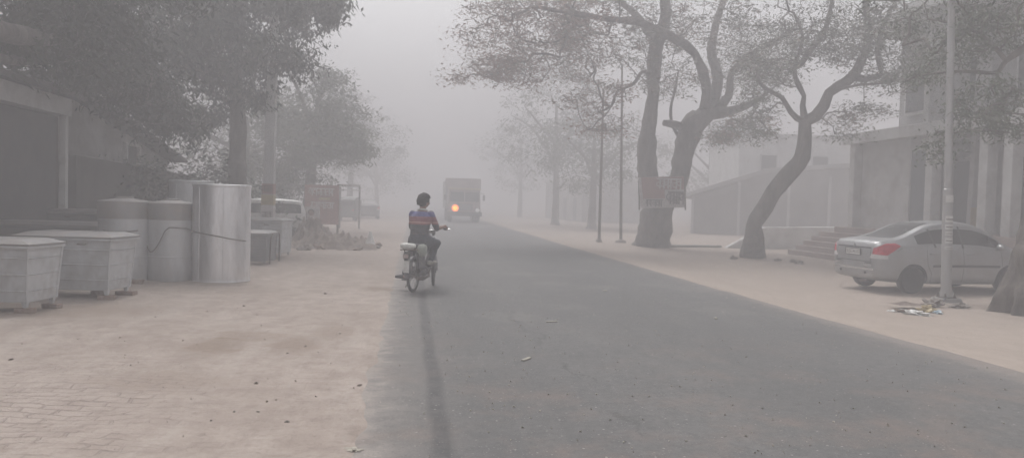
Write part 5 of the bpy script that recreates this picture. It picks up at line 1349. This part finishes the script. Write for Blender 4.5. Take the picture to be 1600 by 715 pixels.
def arm(sh, el, wr, g=0): return limb([V3(sh), mid(sh,el,.35), mid(sh,el,.75), V3(el), mid(el,wr,.3), mid(el,wr,.7), V3(wr)], [.058+g,.050+g,.043+g,.041+g,.040+g,.032+g,.027+g])
def leg(hi, kn, an, g=0): return limb([V3(hi), mid(hi,kn,.4), mid(hi,kn,.8), V3(kn), mid(kn,an,.3,(-.02,0,0)), mid(kn,an,.7), V3(an)], [.095+g,.085+g,.065+g,.060+g,.055+g,.040+g,.036+g])
# head: shaped rings with a face, turned a little to the right
hc = V3((.485,-.012,1.555)); hrot = Matrix.Rotation(-.8,3,'Z') @ Matrix.Rotation(.10,3,'Y')
def head_mb():
    mb = MB(); bm = bmesh.new(); bmesh.ops.create_icosphere(bm, subdivisions=4, radius=1); vs = []
    for v in bm.verts:
        c = v.co.copy(); x, y, z = c.x*.098, c.y*.076, c.z*.118
        if z < 0: k = 1+z*1.9; y *= max(.55,k); x *= (max(.72,1+z*1.4) if x < 0 else max(.86,1+z*.9))     # jaw
        if x > 0:
            x -= .007*math.exp(-((z-.005)/.016)**2)*(math.exp(-((abs(y)-.032)/.014)**2))*2      # eye sockets
            x += .030*math.exp(-(y/.011)**2)*math.exp(-((z+.022)/.018)**2)                      # nose
            x += .007*math.exp(-(y/.022)**2)*math.exp(-((z+.057)/.007)**2)+.006*math.exp(-(y/.02)**2)*math.exp(-((z+.070)/.006)**2)   # lips
            x += .006*math.exp(-((z-.028)/.010)**2)*math.exp(-(y/.05)**2)                        # brow
        vs.append(hc+hrot@V3((x,y,z)))
    mb.add(vs, [tuple(v.index for v in f.verts) for f in bm.faces]); bm.free()
    for s in (-1,1):
        mb.blob(hc+hrot@V3((-.005,s*.078,-.005)), (.019,.010,.031), 2, .1, 2)
    return mb
def hand_mb(wr, grip, side, bar):
    """palm on the grip, four unequal fingers curling round it, thumb leaving the inner side"""
    mb = MB(); wr, grip, bar = V3(wr), V3(grip), V3(bar).normalized(); up = V3((0,0,1)); f = (grip-wr); f -= bar*f.dot(bar); f.normalize(); n_ = f.cross(bar); n_ = n_ if n_.z > 0 else -n_
    pc = grip-f*.035+n_*.030
    mb.tube([wr, wr.lerp(pc,.5), pc, grip+n_*.032-f*.008], [.026,.030,.036,.033], 12, flat=.62)
    mb.blob(pc, .033, 2, 0, 1)
    for k, ln in enumerate((.9,1.0,.95,.78)):
        b0 = grip+bar*((k-1.5)*.021)+n_*.030-f*.005
        mb.tube([b0-f*.02, b0+f*.016*ln, b0+f*.034*ln-n_*.020, b0+f*.026*ln-n_*.045, b0+f*.004-n_*.052], [.0105,.0100,.0092,.0088,.0078], 8)
    t0 = pc-bar*side*.028*-1*0 + bar*(-.030*side)
    mb.tube([t0-f*.01-n_*.004, t0+f*.016-n_*.016, t0+f*.030-n_*.034, t0+f*.026-n_*.050], [.013,.0115,.010,.0085], 8)
    return mb
barR = rs@V3((.16-.10,.32-.27,0)); 
ft = []
person = fuse('person', [], [torso(0), head_mb(), arm(J['shR'],elR,wrR), arm(J['shL'],elL,wrL), leg(J['hiR'],knR,anR), leg(J['hiL'],knL,anL),
    hand_mb(wrR,gripR,-1,(.06*-1,-.30*1,0)), hand_mb(wrL,gripL,1,(-.06,.30,0)),
    limb([anR+V3((-.03,0,-.04)), anR+V3((.03,0,-.05)), toR], [.035,.034,.022]), limb([anL+V3((-.03,-.01,-.04)), anL+V3((.02,.02,-.05)), toL], [.035,.034,.022])], .0058, MT['skin'], None, 2)
person.location = gr_; person.rotation_euler.z = HD
tag(person, 'person on the moped in a blue and maroon striped shirt, seen from behind', 'person')
# shirt: bands of colour by height along the back
m, nt, b = new_mat('striped_shirt'); v = coords(nt); sp_ = nt.nodes.new('ShaderNodeSeparateXYZ'); nt.links.new(v, sp_.inputs[0])
zz = math_n(nt,'ADD',math_n(nt,'SUBTRACT',sp_.outputs[2],1.0), math_n(nt,'MULTIPLY',math_n(nt,'ADD',noise_t(nt, v, 5, 3, .5),-.5),.02)); zz = math_n(nt,'MULTIPLY',zz,2.0)
c = ramp(nt, zz, [(0,(.06,.065,.075)),(.315,(.06,.065,.075)),(.32,(.24,.085,.095)),(.37,(.24,.085,.095)),(.375,(.46,.26,.22)),(.41,(.46,.26,.22)),(.415,(.24,.085,.10)),(.59,(.25,.10,.125)),(.60,(.09,.095,.26)),(.76,(.09,.10,.28)),(.77,(.20,.19,.22)),(.82,(.22,.21,.24))], 'LINEAR')
nf_ = noise_t(nt, v, 12, 6, .7); c = mixc(nt, math_n(nt,'MULTIPLY',nf_,.35), c, (.16,.13,.13)); nt.links.new(c, b.inputs['Base Color']); b.inputs['Roughness'].default_value = .9
nw = noise_t(nt, coords(nt,(1,1,.5)), 9, 4, .6); bump(nt, b, nw, .8, .03)
MT['shirt'] = m
def wrinkle(o, amp=.008, s=9):
    for v in o.data.vertices: 
        n_ = v.normal; v.co += n_*amp*(noise.noise(v.co*s)+.5*noise.noise(v.co*s*2.3))
shirt = fuse('shirt', [], [torso(.017,(.95,1.40)), arm(J['shR'],elR,mid(elR,wrR,.05),.014), arm(J['shL'],elL,mid(elL,wrL,.05),.014)], .008, MT['shirt'], person, 3); wrinkle(shirt, .016, 8)
tr_ = fuse('trousers', [], [torso(.013,(.80,1.02)), leg(J['hiR'],knR,anR+V3((0,0,.02)),.017), leg(J['hiL'],knL,anL+V3((0,0,.02)),.017)], .009, MT['trousers'], person, 3); wrinkle(tr_, .016, 8)
cl = MB().tube([V3((.43,0,1.40))+V3((math.cos(a)*.070,math.sin(a)*.078,.012+math.cos(a)*-.012)) for a in np.linspace(0,2*PI,22,endpoint=False)], .016, 8, closed=True); cl.build('collar', MT['white'], person, smooth=True)
hr = MB(); bm = bmesh.new(); bmesh.ops.create_icosphere(bm, subdivisions=5, radius=1); vs = []; idx = {}
for v in bm.verts:
    c = v.co; front = c.x > .45 and c.z < .45; low = c.z < -.55
    k = 1+.09*noise.noise(c*4)+.09*noise.noise(c*11)+.07*noise.noise(c*24)
    p = V3((c.x*.130, c.y*.112, c.z*.148))*k
    if front or (c.x > .05 and c.z < -.15): p *= .62
    if low: p *= .80
    vs.append(hc+hrot@(p+V3((-.010,0,.012))))
hr.add(vs, [tuple(v.index for v in f.verts) for f in bm.faces]); bm.free(); hr.build('hair', MT['hair'], person, smooth=True)
for s in (-1,1): 
    MB().blob(hc+hrot@V3((.083,s*.031,.004)), .0105, 2, 0, 1).build('eye', MT['white'], person, smooth=True)
for an_, to_ in ((anR,toR),(anL,toL)):
    d = (to_-an_); d.z = 0; d.normalize()
    o = fuse('shoe', [], [limb([V3((an_.x,an_.y,to_.z+.012))-d*.055, V3((an_.x,an_.y,to_.z+.020))+d*.02, V3((an_.x,an_.y,to_.z+.012))+d*.10, V3((to_.x,to_.y,to_.z))+d*.01], [.042,.043,.038,.028])], .008, MT['shoe'] if an_ is anR else MT['dark'], person, 2)

# ------------------------------------------------------------------ litter and stones
crumple(1433,491,(.22,.13,.045),'bag','paper_wrapper','crumpled white paper lying in the litter left of the steel pole','litter',11)
crumple(1447,487,(.13,.09,.07),'tan','yellow_wrapper','torn yellowish wrapper between the white paper and the pole block','litter',12)
crumple(1464,489,(.12,.07,.03),'bluebag','blue_wrapper','flat pale blue wrapper just below the cable end at the pole','litter',13)
crumple(1421,488,(.16,.08,.04),'dry','litter_clump','brown scrap of leaves left of the crumpled white paper','litter',14)
crumple(1393,486,(.09,.05,.015),'bag','paper_scrap','small white scrap, leftmost in the litter near the steel pole','litter',15)
crumple(1457,479,(.15,.12,.10),'stone','boulder','rounded brown stone leaning on the concrete block of the steel pole','stone',16)
crumple(1499,481,(.19,.13,.06),'stone','boulder','low brown stone right of the steel pole block','stone',17)
mound(1405,1445,484,.05,.2,'low pale heap of sand beside the steel pole', 'sand_heap','rubble',5)
for k, (px_, py_) in enumerate([(1240,410),(1248,412),(1145,405),(1215,408)]):
    crumple(px_,py_,(.12,.10,.07),'stone','loose_stone','small loose stone on the right shoulder near the curved tree','stone',20+k,grp='loose stones near the curved tree')
for k, (px_, py_, s_) in enumerate([(381,478,.03),(508,459,.035),(17,562,.03),(400,599,.025),(562,602,.028),(596,632,.025),(448,659,.025),(366,643,.018),(403,643,.018),(531,521,.02),(535,508,.018),(449,552,.018),(477,541,.02),(243,495,.02),(330,657,.015)]):
    crumple(px_,py_,(s_*.6,s_*.45,s_*.35),'stone' if k > 4 else 'rubble','pebble','small dark pebble lying loose on the dusty left verge','stone',40+k,grp='pebbles on the left verge')
crumple(552,702,(.045,.035,.008),'straw','straw_tuft','flattened yellowish tuft of straw at the road edge, bottom of the picture','litter',60)
def scatter(name, n, fn, size, m_, label, kind='stuff', cat='litter'):
    mb = MB()
    for k in range(n):
        x, y = fn(); z = gz(x, y) if not (EL(y)+.05 < x < ER(y)-.05) else .012
        z = max(z, .0)if EL(y)-.1 < x < ER(y)+.1 else z
        s = size*random.uniform(.5,1.6); a = random.random()*6; c_, s_ = math.cos(a)*s, math.sin(a)*s; e = random.uniform(.2,.6)
        mb.add([(x-c_,y-s_,z+.004),(x+s_*e,y-c_*e,z+.008+s*.2),(x+c_,y+s_,z+.006),(x-s_*e,y+c_*e,z+.004+s*.25),(x,y,z-.004)], [(0,1,2,3),(0,4,1),(1,4,2),(2,4,3),(3,4,0)])
    tag(mb.build(name, MT[m_]), label, cat, kind=kind)
def on_road():
    y = 2.4+abs(random.gauss(0,1))*7; return random.uniform(EL(y)+.1, ER(y)-.1), y
def on_verge():
    if random.random() < .6:
        y = 2.5+abs(random.gauss(0,1))*9; return random.uniform(-8, EL(y)), y
    y = 8+abs(random.gauss(0,1))*12; return random.uniform(ER(y), 14), y
scatter('road_chips', 600, on_road, .010, 'straw', 'pale chips and straw bits scattered over the asphalt')
scatter('road_grit', 90, on_road, .006, 'dry', 'dark grit scattered over the asphalt')
scatter('dry_leaves', 150, on_verge, .012, 'dry', 'small dry leaves scattered over the dusty verges')
scatter('gravel', 420, on_verge, .007, 'stone', 'fine gravel scattered over the dusty verges')
for k, (px_, py_, w_) in enumerate([(862,508,.16),(945,458,.10),(1118,502,.08),(822,568,.16),(1105,440,.05)]):
    g = on_ground(px_,py_); g.z = .012
    o = MB().box(-w_/2,w_/2,-.02,.02,.002,.012)
    for v in o.v: v += V3((0,.03*math.sin(v.x*20),0))
    tag(o.build('paper_scrap', MT['straw'], loc=g, rotz=.2*k), 'thin pale scrap lying flat on the asphalt', 'litter', 'pale scraps on the asphalt')
